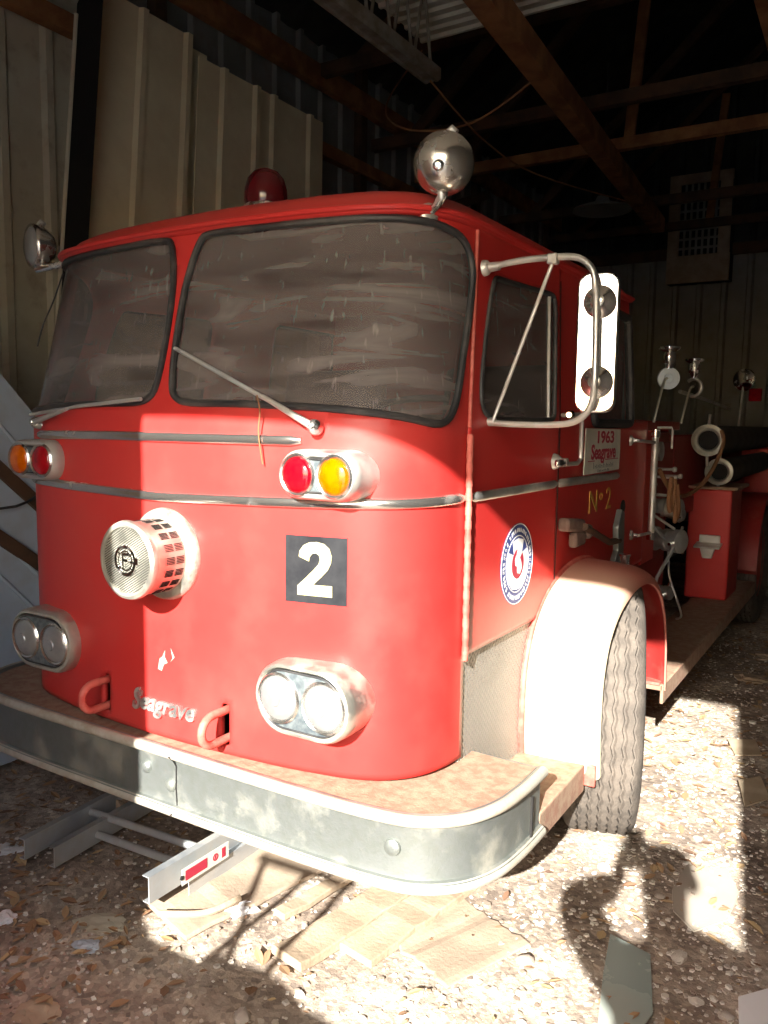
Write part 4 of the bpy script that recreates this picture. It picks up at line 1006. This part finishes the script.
while n < 9500:
    y = -.9+7.5*rg.random()**1.5; x = rg.uniform(-1.7,2.8)
    p = .9 if (x < .05 or y > 2.0) else .22
    if x > 1.15 and y > .9: p = max(p,.6)
    if rg.random() > p: continue
    L_ = .007+.027*rg.random()**2.2; W = L_*rg.uniform(.3,.7); a = rg.uniform(0,6.3); tl = rg.uniform(-.35,.35); cz_ = rg.uniform(.15,.6)
    o = len(lf.v); z = gh(x,y)+.006+rg.random()*.008
    for u, w_, h in ((-1,0,.0),(-.3,-.8,.25),(.4,-.7,.3),(1,0,.1),(.4,.7,.3),(-.3,.8,.25),(0,0,-.05)):
        px, py = u*L_, w_*W; lf.v.append((x+px*math.cos(a)-py*math.sin(a), y+px*math.sin(a)+py*math.cos(a), z+abs(h)*W*cz_*2+px*tl))
    for i in range(6): lf.f.append((o+i,o+(i+1)%6,o+6))
    n += 1
tag(lf.build('leaf_litter', 'litter', None, smooth=0, fix=False), 'dry brown leaves and bark scraps scattered over the dirt', 'leaf litter', kind='stuff')

# stones big enough to pick out
def stone(seed, r_):
    bm = bmesh.new(); bmesh.ops.create_icosphere(bm, subdivisions=2, radius=1); rs_ = random.Random(seed); off = Vector((seed*3.1,seed*1.7,0))
    for v in bm.verts:
        k = 1+.35*mn.noise(v.co*1.4+off)+.12*mn.noise(v.co*4+off); v.co = Vector((v.co.x*k, v.co.y*k*.75, v.co.z*k*.5))*r_
    me = bpy.data.meshes.new('stone'); bm.to_mesh(me); bm.free(); me.materials.append(M['stone']); me.shade_smooth(); me.set_sharp_from_angle(angle=R(30)); return me
protos = [stone(s_, 1.) for s_ in range(1,6)]
spots = []
rs_ = random.Random(5)
while len(spots) < 70:
    y = -.7+4.2*rs_.random()**1.3; x = rs_.uniform(-.9,2.0)
    if abs(x-1.08) < .22 and abs(y-1.3) < .4: continue
    if -.75 < x < .16 and -.25 < y < .5: continue
    if .40 < x < .75 and -.05 < y < .55: continue
    if y > 1.2 and x < 1.2: continue
    if math.hypot(x-2.1,y+2.2) < .4: continue
    spots.append((x,y,rs_.choice((.011,.013,.017,.022,.03))))
for i, (x,y,s_) in enumerate(spots):
    o = bpy.data.objects.new('stone', protos[i % 5]); col.objects.link(o); o.location = (x,y,gh(x,y)+s_*.25); o.scale = (s_,s_,s_); o.rotation_euler = (0,0,rs_.uniform(0,6))
    tag(o, 'rough pale stone lying loose among the gravel and litter', 'stone', 'loose stones on the dirt floor')

# boards and rubbish
def plank(p0, p1, w, t, name, m, label, cat, z=.0, warp=.0):
    p0 = Vector((*p0,0)); p1 = Vector((*p1,0)); d = (p1-p0).normalized(); nn = Vector((-d.y,d.x,0)); k = 14; rs2 = []; rgx = random.Random(int(p0.x*1000))
    for i in range(k+1):
        c = p0.lerp(p1, i/k); wj = w/2*(1+rgx.uniform(-.05,.05)); zz = gh(c.x,c.y)+z+warp*math.sin(PI*i/k)
        rs2.append([c+nn*wj+Vector((0,0,zz)), c-nn*wj+Vector((0,0,zz)), c-nn*wj*.97+Vector((0,0,zz+t)), c+nn*wj*.97+Vector((0,0,zz+t))])
    o = MB().rings(rs2).build(name, m, None, smooth=0, bevel=.004); tag(o, label, cat); return o
plank((.49,-.02),(.60,.62), .125, .030, 'wooden_plank', 'plank', 'muddy timber plank running under the bumper, left of the shorter board', 'plank', .004)
plank((.64,.12),(.74,.70), .13, .024, 'wooden_plank', 'plank', 'shorter broken board lying right of the muddy plank', 'plank', .002)
plank((.335,.14),(.42,.62), .055, .022, 'wooden_stick', 'plank', 'split wooden stick between the sandy sheet and the muddy plank', 'stick', .006)
plank((.02,-.06),(.20,.62), .30, .014, 'plywood_sheet', 'ply', 'sandy dirt-covered plywood sheet beside the ladder', 'plywood', .004)
plank((.70,.42),(1.0,.30), .34, .008, 'cardboard_piece', 'ply', 'flattened muddy cardboard in the sun under the bumper corner', 'cardboard', .002)
0 and plank((.32,-.22),(.60,-.12), .20, .008, 'cardboard_piece', 'cardboard', 'dark flattened cardboard at the edge of the shade in front', 'cardboard', .002)
o = MB().tube(smooth_poly([(.03,-.08,.03),(.13,-.02,.032),(.17,.03,.034),(.19,.12,.034)],4,False), .011, 8).build('bent_stick', 'plank', None); tag(o, 'thin bent stick lying across the sandy sheet', 'stick')
def scrap(c, r_, seed, name, m, label, cat, flat=.3, sx_=1., rot=0., sub=3):
    bm = bmesh.new(); bmesh.ops.create_icosphere(bm, subdivisions=sub, radius=1); off = Vector((seed*2.7,seed*1.3,seed))
    e = Matrix.Rotation(rot,3,'Z')
    for v in bm.verts:
        k = 1+.5*mn.noise(v.co*1.8+off)+.25*mn.noise(v.co*5+off); q_ = e @ Vector((v.co.x*k*sx_, v.co.y*k, max(-.25,v.co.z)*k*flat)); v.co = q_*r_
    z0 = min(v.co.z for v in bm.verts)
    for v in bm.verts: v.co.z -= z0
    me = bpy.data.meshes.new(name); bm.to_mesh(me); bm.free(); me.materials.append(M[m]); o = bpy.data.objects.new(name, me); col.objects.link(o); o.location = (c[0],c[1],gh(c[0],c[1])+.002)
    tag(o, label, cat); return o
scrap((.20,.105), .036, 3, 'crumpled_wrapper', 'paper', 'crumpled white wrapper on the sunlit sandy ground left of the planks', 'wrapper', .5, 1.7, 1.0)
scrap((-.40,-.33), .032, 4, 'crumpled_paper', 'paper', 'ball of white paper at the edge of the floor, bottom-left side', 'paper', .6, 1.2)
scrap((-.78,-.08), .04, 8, 'crumpled_paper', 'paper', 'white paper scrap on the dirt left of the ladder rails', 'paper', .25, 1.6, .6)
scrap((-.60,.33), .055, 6, 'clod', 'plank', 'brown lump of dried mud behind the ladder rail', 'clod', 1.0, .9)
scrap((.05,-.52), .045, 9, 'broken_tile', 'cardboard', 'flat tan fragment in the shade at the front of the floor', 'fragment', .15, 1.3)
scrap((-.12,-.17), .05, 12, 'mud_slab', 'wall_near', 'flat grey-brown slab lying off the end of the labelled ladder rail', 'fragment', .12, 1.6, .4)
scrap((-.06,-.28), .03, 13, 'plastic_scrap', 'blue_white', 'small bluish plastic scrap in the shaded litter', 'plastic scrap', .3, 1.4, .2)
scrap((1.12,1.02), .022, 14, 'white_stone', 'paper', 'small white stone at the foot of the front tyre', 'stone', .6)
def flat(poly, z, t, name, m, label, cat, tilt=0.):
    o = MB().prism(poly, lambda u,v,tt: (u,v,gh(u,v)*.3+z+tt+tilt*(v-poly[0][1])), 0, t).build(name, m, None, smooth=0); tag(o, label, cat); return o
flat([(1.255,.63),(1.385,.60),(1.45,.36),(1.43,.24),(1.34,.22),(1.29,.44)], .006, .005, 'glass_pane', 'glass_scrap', 'grey-green broken pane lying in the shadow of the raised arm', 'glass', .02)
flat([(1.37,1.18),(1.50,1.24),(1.56,1.10),(1.55,.92),(1.47,.80),(1.39,.88),(1.36,1.0)], .002, .004, 'cardboard_piece', 'greenish', "rounded tan cardboard lying between the person's shadow and the door jamb's shadow", 'cardboard', .01)
flat([(1.42,2.02),(1.50,2.10),(1.56,1.92),(1.48,1.80)], .02, .006, 'cardboard_piece', 'cardboard', 'tan cardboard scrap on the edge of the right-hand shadow', 'cardboard', .08)
flat([(1.30,2.5),(1.42,2.56),(1.47,2.40),(1.36,2.34)], .02, .006, 'cardboard_piece', 'cardboard', 'tan cardboard scrap behind the front wheel in the sun', 'cardboard', .08)
flat([(1.64,.52),(1.71,.60),(1.74,.40),(1.68,.28)], .02, .006, 'paper_scrap', 'paper', 'white paper corner in the right-hand shade', 'paper', .08)
0 and flat([(1.05,.22),(1.22,.30),(1.30,.12),(1.25,-.02),(1.08,.02)], .012, .006, 'cardboard_piece', 'cardboard', 'curled tan cardboard in front of the shadow of the raised arm', 'cardboard', .03)
scrap((1.38,4.3), .10, 17, 'dirt_mound', 'plank', 'small heap of soil in the shade along the running board', 'soil', .35, 1.8, .5)
scrap((1.25,3.7), .07, 18, 'dirt_mound', 'plank', 'low clod of soil beside the side locker', 'soil', .4, 1.3)
scrap((1.62,3.2), .08, 19, 'litter_bag', 'blue_white', 'pale torn plastic bag in the shaded litter on the right', 'plastic bag', .2, 1.8, .3)

# extension ladder under the bumper
lad = empty('ladder', (-.28,.6,0)); tag(lad, 'aluminium ladder lying on the ground under the front bumper, red label on its rail', 'ladder')
def rail_(x0, y0, x1, y1, z0, h, w, sg, name, label=None):
    mb = MB(); d = Vector((x1-x0,y1-y0,0)).normalized(); nn = Vector((d.y,-d.x,0))
    prof = [(0,0),(w,0),(w,.004),(.004,.004),(.004,h-.004),(w,h-.004),(w,h),(0,h)]
    rs2 = []
    for x, y in ((x0,y0),(x1,y1)): rs2.append([Vector((x,y,z0))+nn*sg*a+Vector((0,0,b_)) for a, b_ in prof])
    return mb.rings(rs2).build(name, 'alu', lad, smooth=0, bevel=.001, label=label)
zb = .045
RLx = lambda y: -.575-.10*(y+.16)
rail_(-.575,-.13,-.76,2.2, zb, .075, .028, -1, 'side_rail')
rail_(-.475,-.085,-.66,2.2, zb-.02, .075, .028, -1, 'side_rail')
rr1 = rail_(.0,-.09,.02,2.2, zb+.010, .090, .030, -1, 'side_rail', label='rail with red and white printed label')
rail_(.022,.06,.045,2.2, zb-.042, .070, .028, -1, 'side_rail')
for i, y in enumerate((.17,.47,.77,1.07,1.37)):
    MB().tube([(-.60-.08*y,y,zb+.045),(-.004,y+.02,zb+.055)], .0145, 10).build('rung', 'alu', lad)
    MB().tube([(-.51-.08*y,y-.06,zb+.012),(.0,y-.04,zb+.018)], .0145, 10).build('rung', 'alu', lad)
# label stuck on the outer face of the rail
lb = MB().box((.0305+.001,.13,zb+.055),(.0015,.22,.056)).build('rail_label', 'signwhite', rr1, smooth=0)
lp = MB()
lp.box((.0325,.085,zb+.055),(.001,.10,.034)); lp.box((.0325,.215,zb+.055),(.001,.018,.034)); lp.lathe([(.013,0),(.013,.001),(.008,.001),(.008,0)], (.032,.175,zb+.055), (1,0,0), 18, closed=True); lp.box((.0325,.175,zb+.055),(.001,.007,.012))
lp.build('label_print', 'signred', rr1, smooth=0)
for y in (.02,.31): MB().lathe([(.008,0),(.008,.004),(.003,.005)], (.030,y,zb+.055), (1,0,0), 10).build('rail_rivet', 'dark', rr1)

# drums, board and trestle added unseen in the doorway to cast floor shadows
dr = MB().lathe([(.01,.0),(.27,.0),(.285,.01),(.285,.28),(.295,.29),(.295,.30),(.285,.31),(.285,.58),(.295,.59),(.295,.60),(.285,.61),(.285,.87),(.29,.885),(.275,.88),(.27,.865),(.01,.865)], (.87,-2.10,0), (0,0,1), 40).build('shadow_drum', 'red_in', None)
tag(dr, 'red oil drum added out of view to shade the floor, nearer the opening', 'drum')
d2_ = dr.copy(); d2_.data = dr.data.copy(); d2_.data.materials[0] = M['blue']; col.objects.link(d2_); d2_.location = (.278,-2.10,0); tag(d2_, 'blue oil drum added out of view beside the red drum to widen its shade', 'drum')
bp_ = MB().box((.80,-2.09,.901),(.78,.30,.03)).build('shadow_board', 'plank', None, bevel=.004); tag(bp_, 'wooden board added across the two oil drums to straighten their shadow edge', 'board')
tr_ = empty('shadow_trestle', (.86,-2.09,.87)); tag(tr_, 'folded steel-tube trestle added on the board to cast bar shadows', 'trestle')
for x0, x1 in ((.66,.82),(.78,.62),(.86,.96)):
    MB().tube([(x0+.06,-2.04,.917),(x1+.06,-2.12,1.30)], .013, 8).build('leg', 'alu', tr_)
MB().tube([(.66,-2.12,1.29),(1.04,-2.12,1.30)], .013, 8).build('top_bar', 'alu', tr_); MB().tube([(.74,-2.07,1.0),(.96,-2.09,1.01)], .010, 8).build('cross_bar', 'alu', tr_)

# ------------------------------------------------------------------ the photographer, whose shadow falls beside the wheel
CAM = Vector((1.888,-1.776,1.579)); fw = Vector((-.5243,.8515,0)); rt = Vector((.8515,.5243,0))
def skin_mesh(name, verts, edges, radii, root, m, parent=None, sub=2):
    me = bpy.data.meshes.new(name); me.from_pydata([tuple(v) for v in verts], edges, []); o = bpy.data.objects.new(name, me); col.objects.link(o)
    if parent:
        o.parent = parent; 
        if parent.parent is None: o.matrix_parent_inverse = Matrix.Translation(parent.location).inverted()
    me.materials.append(M[m])
    sk = o.modifiers.new('skin','SKIN'); sk.use_smooth_shade = True
    sd = o.modifiers.new('sub','SUBSURF'); sd.levels = sub; sd.render_levels = sub
    for i, r_ in enumerate(radii): me.skin_vertices[0].data[i].radius = (r_, r_) if not isinstance(r_, tuple) else r_
    me.skin_vertices[0].data[root].use_root = True
    return o
base = Vector((2.125,-2.165,0))
def B(r_, f_, z): return base+rt*r_+fw*f_+Vector((0,0,z))
V, E_, Rr_ = [], [], []
def nd(p, r_, par=None):
    V.append(Vector(p)); Rr_.append(r_)
    if par is not None: E_.append((par, len(V)-1))
    return len(V)-1
pel = nd(B(0,0,.94), (.135,.105)); sp1 = nd(B(0,.01,1.10), (.135,.10), pel); chs = nd(B(0,.03,1.28), (.15,.11), sp1); nkb = nd(B(0,.03,1.40), .075, chs)
nk = nd(B(0,.045,1.46), .052, nkb); hd0 = nd(B(0,.075,1.53), .070, nk); hd1 = nd(B(0,.065,1.615), (.076,.088), hd0); hd2 = nd(B(0,.055,1.68), .066, hd1)
phone_c = CAM - fw*.022 + Vector((0,0,-.045))
for sg in (-1,1):
    hip = nd(B(sg*.085,0,.80), .085, pel); kn_ = nd(B(sg*.12,.03,.49), .062, hip); an = nd(B(sg*.13,0,.10), .042, kn_); toe = nd(B(sg*.14,.16,.04), .036, an)
    sh = nd(B(sg*.17,.03,1.375), .062, nkb)
    el = nd(Vector((1.715,-1.87,1.34)) if sg < 0 else Vector((2.04,-1.95,1.355)), .043, sh)
    w_ = phone_c+rt*sg*.060-fw*.05+Vector((0,0,-.10)); wr = nd(w_, .027, el)
    pm = nd(phone_c+rt*sg*.055-fw*.022+Vector((0,0,-.055)), .028, wr)
    for k in range(4):      # fingers curl round the edge of the phone
        z = -.060+.024*k; ln_ = (.8,.95,1.,.9)[k]
        a1 = nd(phone_c+rt*sg*.052-fw*.010+Vector((0,0,z)), .009, pm); a2 = nd(phone_c+rt*sg*.054+fw*.010*ln_+Vector((0,0,z+.006)), .0085, a1); a3 = nd(phone_c+rt*sg*(.040-.006*ln_)+fw*.014+Vector((0,0,z+.010)), .0075, a2)
    t1 = nd(phone_c+rt*sg*.045-fw*.028+Vector((0,0,-.03)), .011, pm); t2 = nd(phone_c+rt*sg*.022-fw*.018+Vector((0,0,-.008)), .009, t1)
person = skin_mesh('person', V, E_, Rr_, pel, 'skin')
tag(person, 'person in dark clothes standing in the doorway, both arms raised holding a phone', 'person')
def garment(name, ids, grow, m):
    mp_ = {a: i for i, a in enumerate(ids)}
    ee = [(mp_[a],mp_[b_]) for a, b_ in E_ if a in mp_ and b_ in mp_]
    rr_ = [(r_[0]+grow, r_[1]+grow) if isinstance(r_, tuple) else r_+grow for r_ in (Rr_[i] for i in ids)]
    return skin_mesh(name, [V[i] for i in ids], ee, rr_, 0, m, person)
# indices: 0 pelvis 1 spine 2 chest 3 neck base ; per side hip,knee,ankle,toe,shoulder,elbow,wrist
L0 = 8; per = 7+1+12+2
garment('shirt', [0,1,2,3, L0+4,L0+5,L0+6, L0+per+4,L0+per+5,L0+per+6], .020, 'cloth')
garment('trousers', [0, 1, L0,L0+1,L0+2, L0+per,L0+per+1,L0+per+2], .012, 'jeans')
for sg in (0,1):
    garment('shoe', [L0+sg*per+2, L0+sg*per+3], .012, 'black')
hc = B(0,.050,1.655); hm = MB()
hm.lathe([(.086,-.03),(.091,0),(.087,.035),(.070,.062),(.036,.076),(.002,.080)], hc, (0,0,1), 24); hm.build('hair', 'seat', person, smooth=60)
fc = MB(); f0 = B(0,.142,1.60); fc.rings([[f0+rt*.010+Vector((0,0,-.012)), f0-rt*.010+Vector((0,0,-.012)), f0+Vector((0,0,.028))],[f0+fw*.022+rt*.006+Vector((0,0,-.012)), f0+fw*.022-rt*.006+Vector((0,0,-.012)), f0+Vector((0,0,.030))+fw*.004]]); fc.build('nose', 'skin', person)
for sg in (-1,1):
    MB().lathe([(.001,-.004),(.012,-.002),(.014,.004),(.010,.009),(.001,.010)], B(sg*.032,.136,1.622), fw, 14).build('eye', 'white', person, smooth=60)
    MB().lathe([(.006,0),(.005,.002),(.001,.003)], B(sg*.032,.146,1.622), fw, 12).build('pupil', 'black', person)
    MB().tube([B(sg*.078,.05,1.645), B(sg*.090,.035,1.63), B(sg*.090,.035,1.60), B(sg*.076,.05,1.585)], [.010,.013,.012,.008], 8).build('ear', 'skin', person, smooth=60)
MB().tube([B(-.024,.138,1.562), B(0,.146,1.558), B(.024,.138,1.562)], [.003,.006,.003], 8).build('mouth', 'red_hook', person)
ph = MB(); e = Matrix((rt,fw,Vector((0,0,1)))).transposed()
ph.v = [tuple(e @ Vector(p)+phone_c) for p in MB().box((0,0,0),(.075,.008,.155)).v]; ph.f = MB().box((0,0,0),(1,1,1)).f
tag(ph.build('phone', 'black', None, bevel=.003), 'black phone held up in both hands in the doorway', 'phone')

# ------------------------------------------------------------------ light, sky, camera
sd = Vector((-.2097,.8709,-.4445))
sun = bpy.data.lights.new('sun','SUN'); sun.energy = 17.0; sun.angle = R(.55); sun.color = (1.,.96,.89)
so_ = bpy.data.objects.new('sun', sun); col.objects.link(so_); so_.rotation_euler = sd.to_track_quat('-Z','Y').to_euler(); so_.location = (6,-20,11)
w = bpy.data.worlds.new('sky'); scene.world = w; w.use_nodes = True; nt = w.node_tree
sk = nt.nodes.new('ShaderNodeTexSky'); sk.sky_type = 'NISHITA'; sk.sun_disc = False; sk.sun_elevation = R(26.4); sk.sun_rotation = R(180-13.5)
sk.air_density = 1.; sk.dust_density = 1.5
nt.links.new(sk.outputs[0], nt.nodes['Background'].inputs['Color']); nt.nodes['Background'].inputs['Strength'].default_value = .37
cam = bpy.data.cameras.new('camera'); co = bpy.data.objects.new('camera', cam); col.objects.link(co); scene.camera = co
cam.sensor_fit = 'HORIZONTAL'; cam.sensor_width = 36.; cam.lens = 815.7/768*36.; cam.clip_start = .05; cam.clip_end = 200
a, b_, r_ = R(31.621), R(6.242), R(.815)
F = Vector((-math.sin(a)*math.cos(b_), math.cos(a)*math.cos(b_), -math.sin(b_))); RR = Vector((math.cos(a), math.sin(a), 0)); UU = RR.cross(F)
R2 = RR*math.cos(r_)+UU*math.sin(r_); U2 = -RR*math.sin(r_)+UU*math.cos(r_)
m3 = Matrix((R2, U2, -F)).transposed(); co.matrix_world = Matrix.Translation(CAM) @ m3.to_4x4()
vs_ = scene.view_settings; scene.display_settings.display_device = 'sRGB'; vs_.view_transform = 'Standard'; vs_.look = 'None'; vs_.gamma = 1.; vs_.use_curve_mapping = False; vs_.exposure = .38
